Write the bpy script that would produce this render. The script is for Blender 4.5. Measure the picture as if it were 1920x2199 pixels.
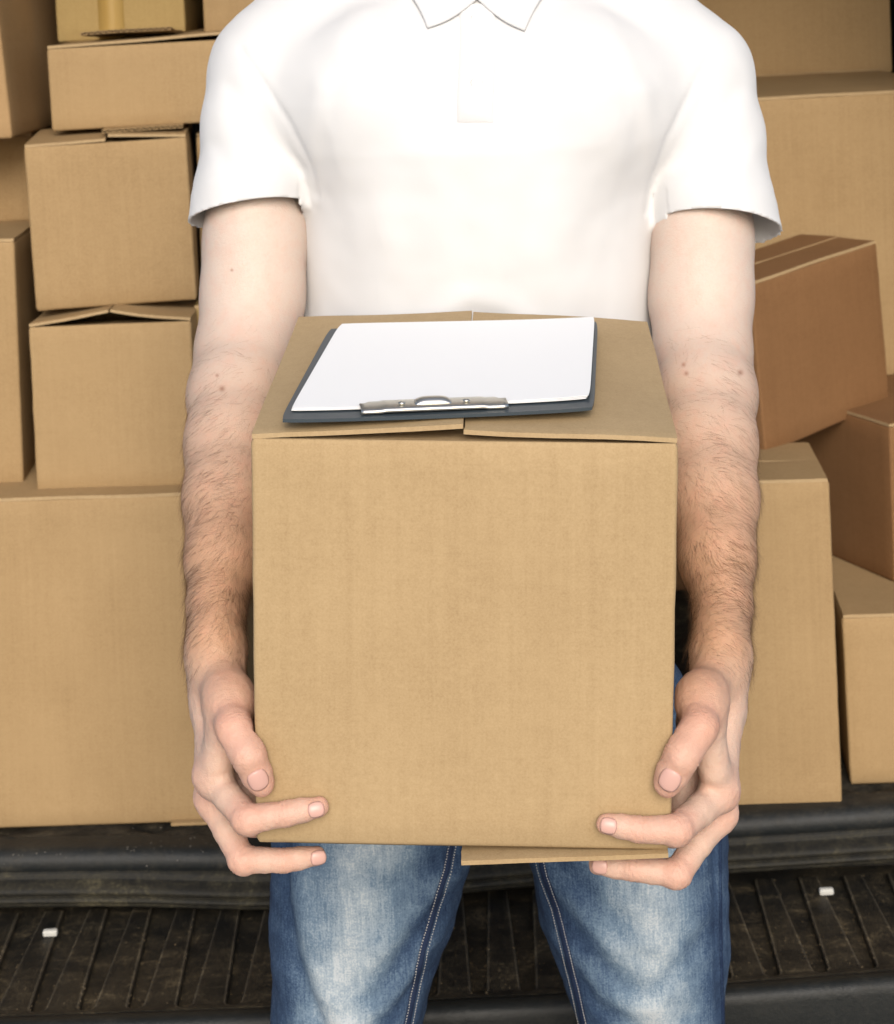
import bpy, bmesh, math, random
import numpy as np
from mathutils import Vector, Matrix, Euler, noise
from mathutils.bvhtree import BVHTree

for o in list(bpy.data.objects):
    bpy.data.objects.remove(o)
scene = bpy.context.scene
COL = scene.collection
random.seed(7)
rng = np.random.default_rng(7)
R = math.radians

# ------------------------------------------------------------------ camera
FPX, CX, HZ = 4220.0, 960.0, -60.0           # focal length, centre column and eye level, in photo pixels (1920 x 2199)
PITCH, ROLL, CAM = R(3.0), R(2.6), Vector((0, 0, 1.52))
CY = HZ + FPX * math.tan(PITCH)
Fv = Vector((0, math.cos(PITCH), -math.sin(PITCH)))
U0 = Vector((0, math.sin(PITCH), math.cos(PITCH)))
Rv = math.cos(ROLL) * Vector((1, 0, 0)) - math.sin(ROLL) * U0
Uv = math.sin(ROLL) * Vector((1, 0, 0)) + math.cos(ROLL) * U0
cd = bpy.data.cameras.new('camera')
cam = bpy.data.objects.new('camera', cd)
COL.objects.link(cam)
m = Matrix.Identity(4)
for i in range(3):
    m[i][0], m[i][1], m[i][2], m[i][3] = Rv[i], Uv[i], -Fv[i], CAM[i]
cam.matrix_world = m
cd.sensor_fit = 'HORIZONTAL'
cd.sensor_width = 36.0
cd.lens = 36.0 * FPX / 1920.0
cd.shift_y = -(1099.5 - CY) / 1920.0
cd.clip_start, cd.clip_end = 0.05, 400.0
cd.dof.use_dof = True
cd.dof.focus_distance = 1.45
cd.dof.aperture_fstop = 18.0
scene.camera = cam

# ------------------------------------------------------------------ world, sun, exposure
SUN_EL, SUN_AZ = R(28), R(4)               # azimuth measured from straight behind the photographer, negative = from the left
w = bpy.data.worlds.new('World')
scene.world = w
w.use_nodes = True
nt = w.node_tree
nt.nodes.clear()
sky = nt.nodes.new('ShaderNodeTexSky')
sky.sky_type = 'NISHITA'
sky.sun_disc = False
sky.sun_elevation = SUN_EL
sky.sun_rotation = math.pi - SUN_AZ
sky.air_density, sky.dust_density, sky.ozone_density = 1.0, 2.5, 1.5
bg = nt.nodes.new('ShaderNodeBackground')
bg.inputs['Strength'].default_value = 0.085
wo = nt.nodes.new('ShaderNodeOutputWorld')
nt.links.new(sky.outputs[0], bg.inputs[0])
nt.links.new(bg.outputs[0], wo.inputs[0])
sl = bpy.data.lights.new('sun', 'SUN')
sl.energy = 1.3
sl.angle = R(30)
sl.color = (1.0, 0.94, 0.87)
sun = bpy.data.objects.new('sun', sl)
COL.objects.link(sun)
sdir = Vector((math.sin(SUN_AZ) * math.cos(SUN_EL), -math.cos(SUN_AZ) * math.cos(SUN_EL), math.sin(SUN_EL)))
sun.rotation_euler = sdir.to_track_quat('Z', 'Y').to_euler()
scene.view_settings.view_transform = 'Standard'
scene.view_settings.look = 'None'
scene.view_settings.gamma = 1.0
scene.view_settings.use_curve_mapping = False
scene.view_settings.exposure = 1.06
scene.cycles.use_denoising = True
scene.cycles.max_bounces = 8
scene.cycles.sample_clamp_indirect = 8.0

# ------------------------------------------------------------------ helpers
def ray(px, py):
    return Fv + Rv * ((px - CX) / FPX) - Uv * ((py - CY) / FPX)

def at(px, py, y):
    """the point a given number of metres into the scene on a line of sight"""
    d = ray(px, py)
    return CAM + d * (y / d.y)

def onz(px, py, z):
    d = ray(px, py)
    return CAM + d * ((z - CAM.z) / d.z)

def tag(o, label=None, cat=None, group=None, kind=None):
    for k, v in (('label', label), ('category', cat), ('group', group), ('kind', kind)):
        if v:
            o[k] = v
    return o

def empty(name, loc=(0, 0, 0), rot=(0, 0, 0)):
    o = bpy.data.objects.new(name, None)
    o.location = loc
    o.rotation_euler = rot
    o.empty_display_size = 0.05
    COL.objects.link(o)
    return o

def mesh_obj(name, me, mat=None, parent=None, smooth=False, matrix=None):
    o = bpy.data.objects.new(name, me)
    COL.objects.link(o)
    if mat:
        me.materials.append(mat)
    if parent:
        o.parent = parent
    if matrix is not None:
        o.matrix_basis = matrix
    if smooth:
        me.polygons.foreach_set('use_smooth', [True] * len(me.polygons))
    return o

def from_data(name, verts, faces, mat=None, parent=None, smooth=False, matrix=None):
    me = bpy.data.meshes.new(name)
    me.from_pydata([tuple(map(float, v)) for v in verts], [], [tuple(map(int, f)) for f in faces])
    me.update()
    return mesh_obj(name, me, mat, parent, smooth, matrix)

def bm_obj(name, bm, mat=None, parent=None, smooth=False, matrix=None):
    me = bpy.data.meshes.new(name)
    bm.to_mesh(me)
    bm.free()
    return mesh_obj(name, me, mat, parent, smooth, matrix)

def add_box(bm, lo, hi, bevel=0.0):
    r = bmesh.ops.create_cube(bm, size=1.0)
    vs = r['verts']
    for v in vs:
        v.co = Vector([lo[i] + (v.co[i] + 0.5) * (hi[i] - lo[i]) for i in range(3)])
    if bevel:
        es = list({e for v in vs for e in v.link_edges})
        bmesh.ops.bevel(bm, geom=es, offset=bevel, segments=2, affect='EDGES', profile=0.5)

def autosmooth(o, ang=40):
    me = o.data
    me.polygons.foreach_set('use_smooth', [True] * len(me.polygons))
    me.set_sharp_from_angle(angle=R(ang))

# ------------------------------------------------------------------ materials
class NT:
    def __init__(s, name):
        s.m = bpy.data.materials.new(name)
        s.m.use_nodes = True
        s.t = s.m.node_tree
        s.t.nodes.clear()
        s.out = s.n('ShaderNodeOutputMaterial')
        s.b = s.n('ShaderNodeBsdfPrincipled')
        s.l(s.b.outputs[0], s.out.inputs[0])
        s.tc = s.n('ShaderNodeTexCoord')
    def n(s, t, **kw):
        x = s.t.nodes.new(t)
        for k, v in kw.items():
            setattr(x, k, v)
        return x
    def l(s, a, b):
        s.t.links.new(a, b)
    def set(s, **kw):
        for k, v in kw.items():
            s.b.inputs[k.replace('_', ' ')].default_value = v
    def coord(s, scale=(1, 1, 1), rot=(0, 0, 0), src='Object', offset=None):
        mp = s.n('ShaderNodeMapping')
        mp.inputs['Scale'].default_value = scale
        mp.inputs['Rotation'].default_value = rot
        s.l(s.tc.outputs[src], mp.inputs['Vector'])
        if offset:
            s.l(offset, mp.inputs['Location'])
        return mp.outputs[0]
    def noise(s, vec, scale, detail=2.0, rough=0.5, dist=0.0):
        x = s.n('ShaderNodeTexNoise')
        x.inputs['Scale'].default_value = scale
        x.inputs['Detail'].default_value = detail
        x.inputs['Roughness'].default_value = rough
        x.inputs['Distortion'].default_value = dist
        s.l(vec, x.inputs['Vector'])
        return x.outputs[0]
    def math(s, op, a, b=None, c=None, clamp=False):
        x = s.n('ShaderNodeMath', operation=op, use_clamp=clamp)
        for i, v in enumerate((a, b, c)):
            if v is None:
                continue
            if isinstance(v, (int, float)):
                x.inputs[i].default_value = v
            else:
                s.l(v, x.inputs[i])
        return x.outputs[0]
    def ramp(s, f, stops):
        x = s.n('ShaderNodeValToRGB')
        el = x.color_ramp.elements
        while len(el) < len(stops):
            el.new(0.5)
        for e, (p, c) in zip(el, stops):
            e.position = p
            e.color = c if len(c) == 4 else (*c, 1)
        s.l(f, x.inputs[0])
        return x.outputs[0]
    def mix(s, f, a, b, mode='MIX'):
        x = s.n('ShaderNodeMix', data_type='RGBA', blend_type=mode)
        for sock, v in ((x.inputs[0], f), (x.inputs[6], a), (x.inputs[7], b)):
            if isinstance(v, (int, float)):
                sock.default_value = v
            elif isinstance(v, tuple):
                sock.default_value = v if len(v) == 4 else (*v, 1)
            else:
                s.l(v, sock)
        return x.outputs[2]
    def bump(s, h, strength=0.2, dist=0.001):
        x = s.n('ShaderNodeBump')
        x.inputs['Strength'].default_value = strength
        x.inputs['Distance'].default_value = dist
        s.l(h, x.inputs['Height'])
        s.l(x.outputs[0], s.b.inputs['Normal'])
    def color(s, c):
        s.l(c, s.b.inputs['Base Color'])

def cardboard(name, base, contrast=1.0):
    t = NT(name)
    inf = t.n('ShaderNodeObjectInfo')
    off = t.math('MULTIPLY', inf.outputs['Random'], 13.0)
    c = t.coord((1, 1, 1), offset=off)
    blot = t.noise(c, 9.0, 4.0, 0.6)
    mid = t.noise(c, 110.0, 3.0, 0.65)
    grain = t.noise(c, 560.0, 3.0, 0.75)
    fib = t.noise(t.coord((30, 30, 420), offset=off), 1.0, 3.0, 0.7)
    flu = t.noise(t.coord((230, 230, 5), offset=off), 1.0, 2.0, 0.6)
    ban = t.noise(t.coord((150, 150, 0.8), offset=off), 1.0, 1.0, 0.5)
    v = t.math('MULTIPLY', t.math('SUBTRACT', blot, 0.5), 0.30 * contrast)
    v = t.math('ADD', v, t.math('MULTIPLY', t.math('SUBTRACT', ban, 0.5), 0.10 * contrast))
    v = t.math('ADD', v, t.math('MULTIPLY', t.math('SUBTRACT', mid, 0.5), 0.22 * contrast))
    v = t.math('ADD', v, t.math('MULTIPLY', t.math('SUBTRACT', grain, 0.5), 0.62 * contrast))
    v = t.math('ADD', v, t.math('MULTIPLY', t.math('SUBTRACT', fib, 0.5), 0.13 * contrast))
    v = t.math('ADD', v, t.math('MULTIPLY', t.math('SUBTRACT', flu, 0.5), 0.17 * contrast))
    v = t.math('ADD', v, t.math('MULTIPLY', t.math('SUBTRACT', inf.outputs['Random'], 0.5), 0.10))
    v = t.math('ADD', v, 0.5)
    b = Vector(base)
    col = t.ramp(v, [(0.0, (b.x * 0.62, b.y * 0.56, b.z * 0.50)), (0.5, tuple(b)), (1.0, (min(1, b.x * 1.30), b.y * 1.34, b.z * 1.42))])
    t.color(col)
    t.set(Roughness=0.82)
    t.b.inputs['Specular IOR Level'].default_value = 0.22
    hgt = t.math('ADD', t.math('MULTIPLY', t.math('ADD', flu, ban), 0.6), t.math('MULTIPLY', grain, 0.35))
    t.bump(hgt, 0.22, 0.0006)
    return t.m

KRAFT = cardboard('kraft cardboard', (0.322, 0.219, 0.110))
KRAFT_HELD = cardboard('kraft cardboard, clean', (0.368, 0.262, 0.140))
KRAFT_YELLOW = cardboard('kraft cardboard, yellowish', (0.350, 0.250, 0.105))
KRAFT_SHADED = cardboard('kraft cardboard, brown', (0.200, 0.104, 0.045))  # browner kraft, with the shade on these cartons worked into its colour
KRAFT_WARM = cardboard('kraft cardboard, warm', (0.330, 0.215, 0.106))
KRAFT_CORE = cardboard('cardboard cut edge', (0.37, 0.265, 0.145), 1.0)

def plain(name, col, rough=0.5, spec=0.5, metal=0.0):
    t = NT(name)
    t.set(Base_Color=(*col, 1), Roughness=rough, Metallic=metal)
    t.b.inputs['Specular IOR Level'].default_value = spec
    return t.m

def tape_mat():
    t = NT('brown packing tape')
    n = t.noise(t.coord((40, 40, 6)), 1.0, 3.0)
    t.color(t.ramp(n, [(0.3, (0.36, 0.235, 0.07)), (0.7, (0.45, 0.31, 0.11))]))
    t.set(Roughness=0.28)
    return t.m
TAPE = tape_mat()

def shirt_mat():
    t = NT('white pique cotton')
    c = t.coord()
    n = t.noise(c, 1100.0, 1.0)
    big = t.noise(c, 14.0, 3.0)
    t.color(t.ramp(big, [(0.3, (0.575, 0.580, 0.588)), (0.7, (0.605, 0.608, 0.614))]))
    t.set(Roughness=0.9)
    t.b.inputs['Specular IOR Level'].default_value = 0.1
    t.b.inputs['Sheen Weight'].default_value = 0.15
    t.bump(n, 0.15, 0.0005)
    return t.m
SHIRT = shirt_mat()

def denim_mat():
    t = NT('faded blue denim')
    c = t.coord()
    at_ = t.n('ShaderNodeAttribute', attribute_name='fade')
    slub = t.noise(t.coord((480, 480, 26)), 1.0, 4.0, 0.75)
    weft = t.noise(t.coord((90, 90, 800)), 1.0, 2.0, 0.7)
    twill = t.noise(t.coord((620, 620, 620), rot=(0, R(35), 0)), 1.0, 1.0)
    blot = t.noise(c, 34.0, 4.0, 0.62)
    v = at_.outputs['Fac']
    v = t.math('ADD', v, t.math('MULTIPLY', t.math('SUBTRACT', slub, 0.5), 0.60))
    v = t.math('ADD', v, t.math('MULTIPLY', t.math('SUBTRACT', weft, 0.5), 0.20))
    v = t.math('ADD', v, t.math('MULTIPLY', t.math('SUBTRACT', twill, 0.5), 0.40))
    v = t.math('ADD', v, t.math('MULTIPLY', t.math('SUBTRACT', blot, 0.5), 0.60))
    t.color(t.ramp(v, [(0.0, (0.011, 0.021, 0.050)), (0.3, (0.036, 0.064, 0.118)), (0.6, (0.120, 0.175, 0.238)), (0.85, (0.265, 0.320, 0.365)), (1.0, (0.39, 0.425, 0.450))]))
    t.set(Roughness=0.88)
    t.b.inputs['Specular IOR Level'].default_value = 0.15
    t.bump(t.math('ADD', slub, twill), 0.35, 0.0007)
    return t.m
DENIM = denim_mat()
SEAM_DARK = plain('dark seam denim', (0.018, 0.028, 0.06), 0.9, 0.1)
STITCH = plain('pale stitching thread', (0.42, 0.42, 0.40), 0.8, 0.1)

def skin_mat():
    t = NT('skin')
    at_ = t.n('ShaderNodeAttribute', attribute_name='tint')
    c = t.coord()
    mot = t.noise(c, 70.0, 5.0, 0.65)
    fine = t.noise(c, 420.0, 2.0, 0.6)
    col = t.mix(t.math('MULTIPLY', t.math('SUBTRACT', mot, 0.45, clamp=True), 0.8), at_.outputs['Color'], (0.60, 0.27, 0.19), 'MIX')
    col = t.mix(t.math('MULTIPLY', t.math('SUBTRACT', fine, 0.45, clamp=True), 0.35), col, (0.45, 0.22, 0.14), 'MIX')
    t.color(col)
    t.set(Roughness=0.52)
    t.b.inputs['Specular IOR Level'].default_value = 0.35
    t.b.inputs['Subsurface Weight'].default_value = 0.14
    t.b.inputs['Subsurface Radius'].default_value = (1.0, 0.4, 0.22)
    t.b.inputs['Subsurface Scale'].default_value = 0.004
    vor = t.n('ShaderNodeTexVoronoi')
    vor.inputs['Scale'].default_value = 900.0
    t.l(c, vor.inputs['Vector'])
    h = t.math('ADD', t.math('MULTIPLY', fine, 0.8), t.math('MULTIPLY', vor.outputs['Distance'], 0.5))
    t.bump(h, 0.5, 0.0008)
    return t.m
SKIN = skin_mat()
NAIL = plain('fingernail', (0.54, 0.325, 0.275), 0.36, 0.45)
HAIR = plain('brown body hair', (0.115, 0.060, 0.029), 0.5, 0.3)
HEAD_HAIR = plain('dark brown hair', (0.03, 0.018, 0.010), 0.6, 0.3)

def dirty_plastic(name, base, dust, amount, rough=0.45, spec=0.3):
    t = NT(name)
    c = t.coord()
    a = t.noise(c, 16.0, 7.0, 0.75, 0.8)
    b = t.noise(c, 210.0, 4.0, 0.75)
    st = t.noise(t.coord((5, 70, 90)), 1.0, 5.0, 0.7)
    v = t.math('ADD', t.math('MULTIPLY', a, 0.62), t.math('MULTIPLY', b, 0.34))
    v = t.math('ADD', v, t.math('MULTIPLY', st, 0.22))
    f = t.ramp(v, [(0.60 - 0.05 * amount, (0, 0, 0)), (0.64, (0.22, 0.22, 0.22)), (0.74, (1, 1, 1))])
    f = t.math('MULTIPLY', f, 0.6 * amount, clamp=True)
    t.color(t.mix(f, base, dust))
    t.l(t.math('ADD', t.math('MULTIPLY', v, 0.6), rough - 0.25), t.b.inputs['Roughness'])
    t.b.inputs['Specular IOR Level'].default_value = spec
    t.bump(t.math('ADD', a, t.math('MULTIPLY', b, 0.7)), 0.45, 0.002)
    return t.m
PLASTIC = dirty_plastic('dusty black bumper plastic', (0.0095, 0.0095, 0.0086), (0.135, 0.106, 0.062), 1.45)
SMOOTH_PLASTIC = dirty_plastic('smooth black plastic', (0.008, 0.0095, 0.0095), (0.05, 0.045, 0.035), 0.5, 0.40)
RUBBER = dirty_plastic('weathered rubber', (0.012, 0.0118, 0.0105), (0.095, 0.083, 0.05), 1.3, 0.55, 0.22)
CARPET = dirty_plastic('trodden load bay mat', (0.016, 0.014, 0.011), (0.14, 0.115, 0.075), 1.7, 0.85, 0.15)
WORN = dirty_plastic('worn dusty edge', (0.040, 0.035, 0.027), (0.26, 0.21, 0.13), 1.7, 0.6)
DUST = dirty_plastic('caked dust', (0.10, 0.075, 0.042), (0.20, 0.16, 0.10), 1.2, 0.9)
LIP = dirty_plastic('scuffed bay edge', (0.009, 0.011, 0.012), (0.07, 0.06, 0.042), 0.9, 0.42, 0.3)
VAN_PAINT = plain('white van paint', (0.62, 0.62, 0.61), 0.35, 0.5)
BAY_LINING = plain('dark bay lining', (0.035, 0.032, 0.030), 0.8, 0.2)
CAP_MAT = plain('grey white plastic cap', (0.46, 0.46, 0.43), 0.5, 0.4)
TYRE_MAT = plain('tyre rubber', (0.02, 0.02, 0.02), 0.8, 0.3)
PAPER = plain('white paper', (0.82, 0.82, 0.81), 0.7, 0.2)
BOARD = plain('slate grey clipboard vinyl', (0.035, 0.048, 0.058), 0.42, 0.45)
METAL = plain('nickel plated steel', (0.62, 0.60, 0.54), 0.38, 0.5, 1.0)
SHOE_MAT = plain('grey canvas shoe', (0.16, 0.16, 0.17), 0.8, 0.2)
SOLE_MAT = plain('white rubber sole', (0.6, 0.6, 0.58), 0.6, 0.3)

def ground_mat():
    t = NT('pale concrete')
    c = t.coord()
    a = t.noise(c, 1.5, 6.0, 0.6)
    b = t.noise(c, 90.0, 3.0, 0.7)
    v = t.math('ADD', t.math('MULTIPLY', a, 0.6), t.math('MULTIPLY', b, 0.4))
    t.color(t.ramp(v, [(0.3, (0.24, 0.23, 0.215)), (0.7, (0.36, 0.35, 0.33))]))
    t.set(Roughness=0.85)
    t.bump(b, 0.3, 0.003)
    return t.m

# ------------------------------------------------------------------ setting: ground
gb = bmesh.new()
bmesh.ops.create_grid(gb, x_segments=8, y_segments=8, size=150)
tag(bm_obj('ground', gb, ground_mat()), 'pale concrete yard the van stands on', kind='structure')

# ------------------------------------------------------------------ van (open rear end of the load bay)
van = empty('van', (0, 2.2, 0))
tag(van, 'open rear of a van loaded with cardboard cartons, black ribbed bumper', 'van')

def sweep(name, path, prof, mat, parent, closed=False):
    """profile points (y, z) carried along a path of (x, y, z)"""
    vs, fs = [], []
    n = len(prof)
    for p in path:
        for (a, b) in prof:
            vs.append((p[0], p[1] + a, p[2] + b))
    for i in range(len(path) - 1):
        for j in range(n if closed else n - 1):
            k = (j + 1) % n
            fs.append((i * n + j, (i + 1) * n + j, (i + 1) * n + k, i * n + k))
    o = from_data(name, vs, fs, mat, None, True)
    o.parent = parent
    o.matrix_parent_inverse = Matrix.Translation((0, -2.2, 0))
    return o

def vpart(o, parent=van):
    o.parent = parent
    if parent is van:
        o.matrix_parent_inverse = Matrix.Translation((0, -2.2, 0))
    return o

def interp(pts, xs):
    a = np.array(pts)
    x = np.asarray(xs, float)
    out = []
    for c in range(1, a.shape[1]):
        # smooth (Catmull-like) interpolation by blending neighbouring quadratics
        v = np.interp(x, a[:, 0], a[:, c])
        out.append(v)
    y = np.stack(out, 1)
    if len(xs) > 8:
        k = max(1, len(xs) // 40)
        for _ in range(3):
            q = y.copy()
            q[k:-k] = (y[:-2 * k] + 2 * y[k:-k] + y[2 * k:]) / 4
            y = q
    return y

BZ = 0.42                                    # height of the bumper step
BED = 0.50                                   # height of the load bay mat
XS = np.linspace(-0.95, 0.95, 191)
frontpts = [(-1.0, 2.085), (-0.75, 2.061), (-0.52, 2.0463), (-0.21, 2.0414), (0.03, 2.0417), (0.25, 2.0476), (0.44, 2.0595), (0.75, 2.085), (1.0, 2.115)]
FY = interp(frontpts, XS)[:, 0]
def fy(x):
    return float(np.interp(x, XS, FY))

bumper = empty('rear_bumper', (0, 0, 0))
vpart(bumper)
# recessed floor of the tread and the rolled front edge
path = [(x, y, BZ) for x, y in zip(XS, FY)]
def bpart(o):
    o.parent = bumper
    return o
def bsweep(name, prof, mat):
    vs, fs, n = [], [], len(prof)
    for p in path:
        for a, b in prof:
            vs.append((p[0], p[1] + a, p[2] + b))
    for i in range(len(path) - 1):
        for j in range(n - 1):
            fs.append((i * n + j, (i + 1) * n + j, (i + 1) * n + j + 1, i * n + j + 1))
    o = from_data(name, vs, fs, mat, None, True)
    return bpart(o)
bsweep('tread_floor', [(0.012, -0.0095), (0.30, -0.0095)], PLASTIC)
prof = [(0.016, -0.012), (0.014, -0.002), (0.010, 0.0015), (0.004, 0.003), (-0.003, 0.0028), (-0.009, 0.0002), (-0.0125, -0.005), (-0.0135, -0.012), (-0.0135, -0.030), (-0.0145, -0.09), (-0.012, -0.16), (-0.003, -0.19), (0.02, -0.20), (0.25, -0.20)]
bsweep('front_edge', prof, SMOOTH_PLASTIC)

# tread ribs: the raised land between two tapered slots, each its own piece
PITCHX, PH0 = 0.0532, -0.0104
def slot_edges(xc, yf):
    rf = 0.0082                               # half width of the slot at its rounded front
    rb = 0.0150                               # and at the back
    return rf, rb
def rib(i):
    x0, x1 = PH0 + PITCHX * i, PH0 + PITCHX * (i + 1)
    yb = 2.30
    y0, y1 = fy(x0) + 0.022, fy(x1) + 0.022
    rf, rb = slot_edges(0, 0)
    pts = [(x0 + rb, yb)]
    n = 7
    for k in range(n):
        a = k / (n - 1) * math.pi / 2
        pts.append((x0 + rf * math.cos(a), y0 + rf * (1 - math.sin(a))))
    pts.append((x0, fy(x0) + 0.015))
    pts.append((x1, fy(x1) + 0.015))
    for k in range(n):
        a = math.pi / 2 + k / (n - 1) * math.pi / 2
        pts.append((x1 + rf * math.cos(a), y1 + rf * (1 - math.sin(a))))
    pts.append((x1 - rb, yb))
    bm = bmesh.new()
    vs = [bm.verts.new((p[0], p[1], BZ - 0.011)) for p in pts]
    f = bm.faces.new(vs)
    r = bmesh.ops.extrude_face_region(bm, geom=[f])
    for v in r['geom']:
        if isinstance(v, bmesh.types.BMVert):
            v.co.z = BZ
    bmesh.ops.recalc_face_normals(bm, faces=bm.faces)
    top = [f for f in bm.faces if all(abs(v.co.z - BZ) < 1e-6 for v in f.verts)]
    es = [e for f in top for e in f.edges if not all(v.co.y < max(y0, y1) + 0.0015 and (abs(v.co.x - x0) < 1e-5 or abs(v.co.x - x1) < 1e-5) for v in e.verts)]
    bmesh.ops.bevel(bm, geom=es, offset=0.0028, segments=2, affect='EDGES', profile=0.5)
    for f in bm.faces:
        if 0.15 < f.normal.z < 0.97:
            f.material_index = 1
    o = bm_obj('tread_rib', bm, PLASTIC)
    o.data.materials.append(WORN)
    autosmooth(o, 35)
    bpart(o)
for i in range(-14, 14):
    rib(i)
for cx, cy in ((-0.5072, 2.236), (0.4011, 2.251)):
    bm = bmesh.new()
    add_box(bm, (cx - 0.0085, cy - 0.004, BZ + 0.0002), (cx + 0.0085, cy + 0.004, BZ + 0.0080), 0.0022)
    o = bm_obj('plastic_cap', bm, CAP_MAT)
    autosmooth(o)
    bpart(o)

# dust caked in the slots and on the tread, small uneven flakes
vs, fs = [], []
for _ in range(1100):
    x = rng.uniform(-0.62, 0.62)
    i = math.floor((x - PH0) / PITCHX + 0.5)
    xc = PH0 + PITCHX * i
    y = fy(x) + 0.02 + abs(rng.normal(0, 0.09))
    side = rng.choice([-1, 1])
    tt = min(1, max(0, (y - fy(x) - 0.022) / 0.22))
    x = xc + side * (0.0068 + 0.0072 * tt + rng.normal(0, 0.0016)) if rng.random() < 0.75 else x
    r = rng.uniform(0.0003, 0.0011) * (2.0 if rng.random() < 0.05 else 1)
    z0 = BZ + 0.0003 if abs(x - xc) > 0.0068 + 0.0072 * tt else BZ - 0.0092
    n0 = len(vs)
    k = 7
    for q in range(k):
        a = 2 * math.pi * q / k
        rr = r * rng.uniform(0.55, 1.3)
        vs.append((x + rr * math.cos(a), y + 1.8 * rr * math.sin(a), z0))
    vs.append((x, y, z0 + r * 0.2))
    for q in range(k):
        fs.append((n0 + q, n0 + (q + 1) % k, n0 + k))
o = from_data('dust_crumbs', vs, fs, DUST)
o['kind'] = 'stuff'
bpart(o)

# rubber door seal: wavy strip of stacked ridges hanging below the bay edge
sealpts = [(-1.0, 0.440), (-0.57, 0.4373), (-0.40, 0.4330), (-0.25, 0.4220), (-0.143, 0.4258), (-0.04, 0.4312), (0.045, 0.4370), (0.285, 0.4407), (0.483, 0.4428), (1.0, 0.446)]
SZ = interp(sealpts, XS)[:, 0]
sag = np.exp(-((XS + 0.25) / 0.16) ** 2) * 0.004
spath = [(x, 2.262 + 0.02 * abs(x) ** 2 - s, z) for x, z, s in zip(XS, SZ, sag)]
def bumpprof(segs):
    pts = []
    for (y0, z0, y1, z1, b) in segs:
        for k in range(7):
            t = k / 6
            pts.append((y0 + (y1 - y0) * t - b * math.sin(math.pi * t), z0 + (z1 - z0) * t))
    return pts
sprof = [(0.04, -0.006)] + bumpprof([(0.012, -0.002, 0.005, 0.006, 0.003), (0.004, 0.006, 0.001, 0.016, 0.006), (0.001, 0.016, 0.010, 0.032, 0.010), (0.012, 0.033, 0.024, 0.044, 0.004)]) + [(0.05, 0.046)]
seal = sweep('rubber_seal', spath, sprof, RUBBER, van)

# rounded bay edge and trodden mat
lippts = [(-1.0, 0.474), (-0.57, 0.4736), (-0.40, 0.4693), (-0.24, 0.4620), (0.0, 0.468), (0.288, 0.4776), (0.487, 0.4802), (1.0, 0.482)]
LZ = interp(lippts, XS)[:, 0]
lpath = [(x, 2.270 + 0.02 * x * x, z) for x, z in zip(XS, LZ)]
lprof = [(0.05, -0.010), (0.022, -0.006), (0.010, -0.002)]
for k in range(9):
    a = math.pi + 0.35 - k / 8 * (math.pi / 2 + 0.25)
    lprof.append((0.022 + 0.017 * math.cos(a), 0.011 + 0.017 * math.sin(a)))
lprof += [(0.030, 0.0285), (0.045, 0.0292)]
sweep('bay_edge', lpath, lprof, LIP, van)
nx, ny = 150, 90
vs, fs = [], []
for j in range(ny + 1):
    for i in range(nx + 1):
        x = -0.92 + 1.84 * i / nx
        y0 = 2.312 + 0.02 * x * x
        y = y0 + (1.6) * (j / ny) ** 1.8
        ez = float(np.interp(x, XS, LZ)) + 0.0285
        k = min(1, (y - y0) / 0.05)
        z = ez * (1 - k) + BED * k - (0.003 if j == 0 else 0)
        z += 0.0032 * noise.noise((x * 22, y * 22, 1)) + 0.0030 * noise.noise((x * 75, y * 75, 4))
        z = min(z, BED - 0.0005) if y > 2.34 else z
        # two tie-down wells in the mat
        for hx, hy in ((0.475, 2.352), (-0.40, 2.353), (-0.575, 2.36)):
            r2 = ((x - hx) / 0.020) ** 2 + ((y - hy) / 0.020) ** 2
            z -= 0.012 * math.exp(-r2 * r2)
        vs.append((x, y, z))
for j in range(ny):
    for i in range(nx):
        a = j * (nx + 1) + i
        fs.append((a, a + 1, a + nx + 2, a + nx + 1))
vpart(from_data('bay_mat', vs, fs, CARPET, None, True))

# white scuff of chalky dust on the mat
vs, fs = [], []
for _ in range(260):
    c = onz(rng.normal(90, 24), rng.normal(1806, 9), BED - 0.004)
    if rng.random() < 0.25:
        c = onz(rng.uniform(0, 480), rng.normal(1815, 14), BED - 0.004)
    r = rng.uniform(0.0003, 0.0012)
    n0 = len(vs)
    for q in range(6):
        a = q * math.pi / 3
        rr = r * rng.uniform(0.5, 1.3)
        vs.append((c.x + rr * math.cos(a), c.y + rr * math.sin(a) * 1.5, c.z + 0.001))
    vs.append((c.x, c.y, c.z + 0.001 + r * 0.5))
    for q in range(6):
        fs.append((n0 + q, n0 + (q + 1) % 6, n0 + 6))
sc = from_data('chalk_scuff', vs, fs, plain('chalky dust', (0.24, 0.225, 0.20), 0.9, 0.1))
sc['kind'] = 'stuff'
vpart(sc)

def slab(name, lo, hi, mat, bev=0.006):
    bm = bmesh.new()
    add_box(bm, lo, hi, bev)
    o = bm_obj(name, bm, mat)
    autosmooth(o)
    return vpart(o)
slab('side_wall', (-0.88, 2.30, 0.30), (-0.82, 4.6, 2.02), BAY_LINING)
slab('side_wall', (0.82, 2.30, 0.30), (0.88, 4.6, 2.02), BAY_LINING)
slab('front_bulkhead', (-0.92, 3.98, 0.45), (0.92, 4.03, 2.0), BAY_LINING)
slab('bay_roof', (-0.98, 2.26, 1.96), (0.98, 4.6, 2.02), BAY_LINING)
slab('rear_pillar', (-0.92, 2.20, 0.30), (-0.80, 2.30, 2.05), VAN_PAINT, 0.02)
slab('rear_pillar', (0.80, 2.20, 0.30), (0.92, 2.30, 2.05), VAN_PAINT, 0.02)
slab('roof_edge', (-1.02, 2.16, 1.93), (1.02, 2.30, 2.06), VAN_PAINT, 0.02)
bm = bmesh.new()
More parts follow.
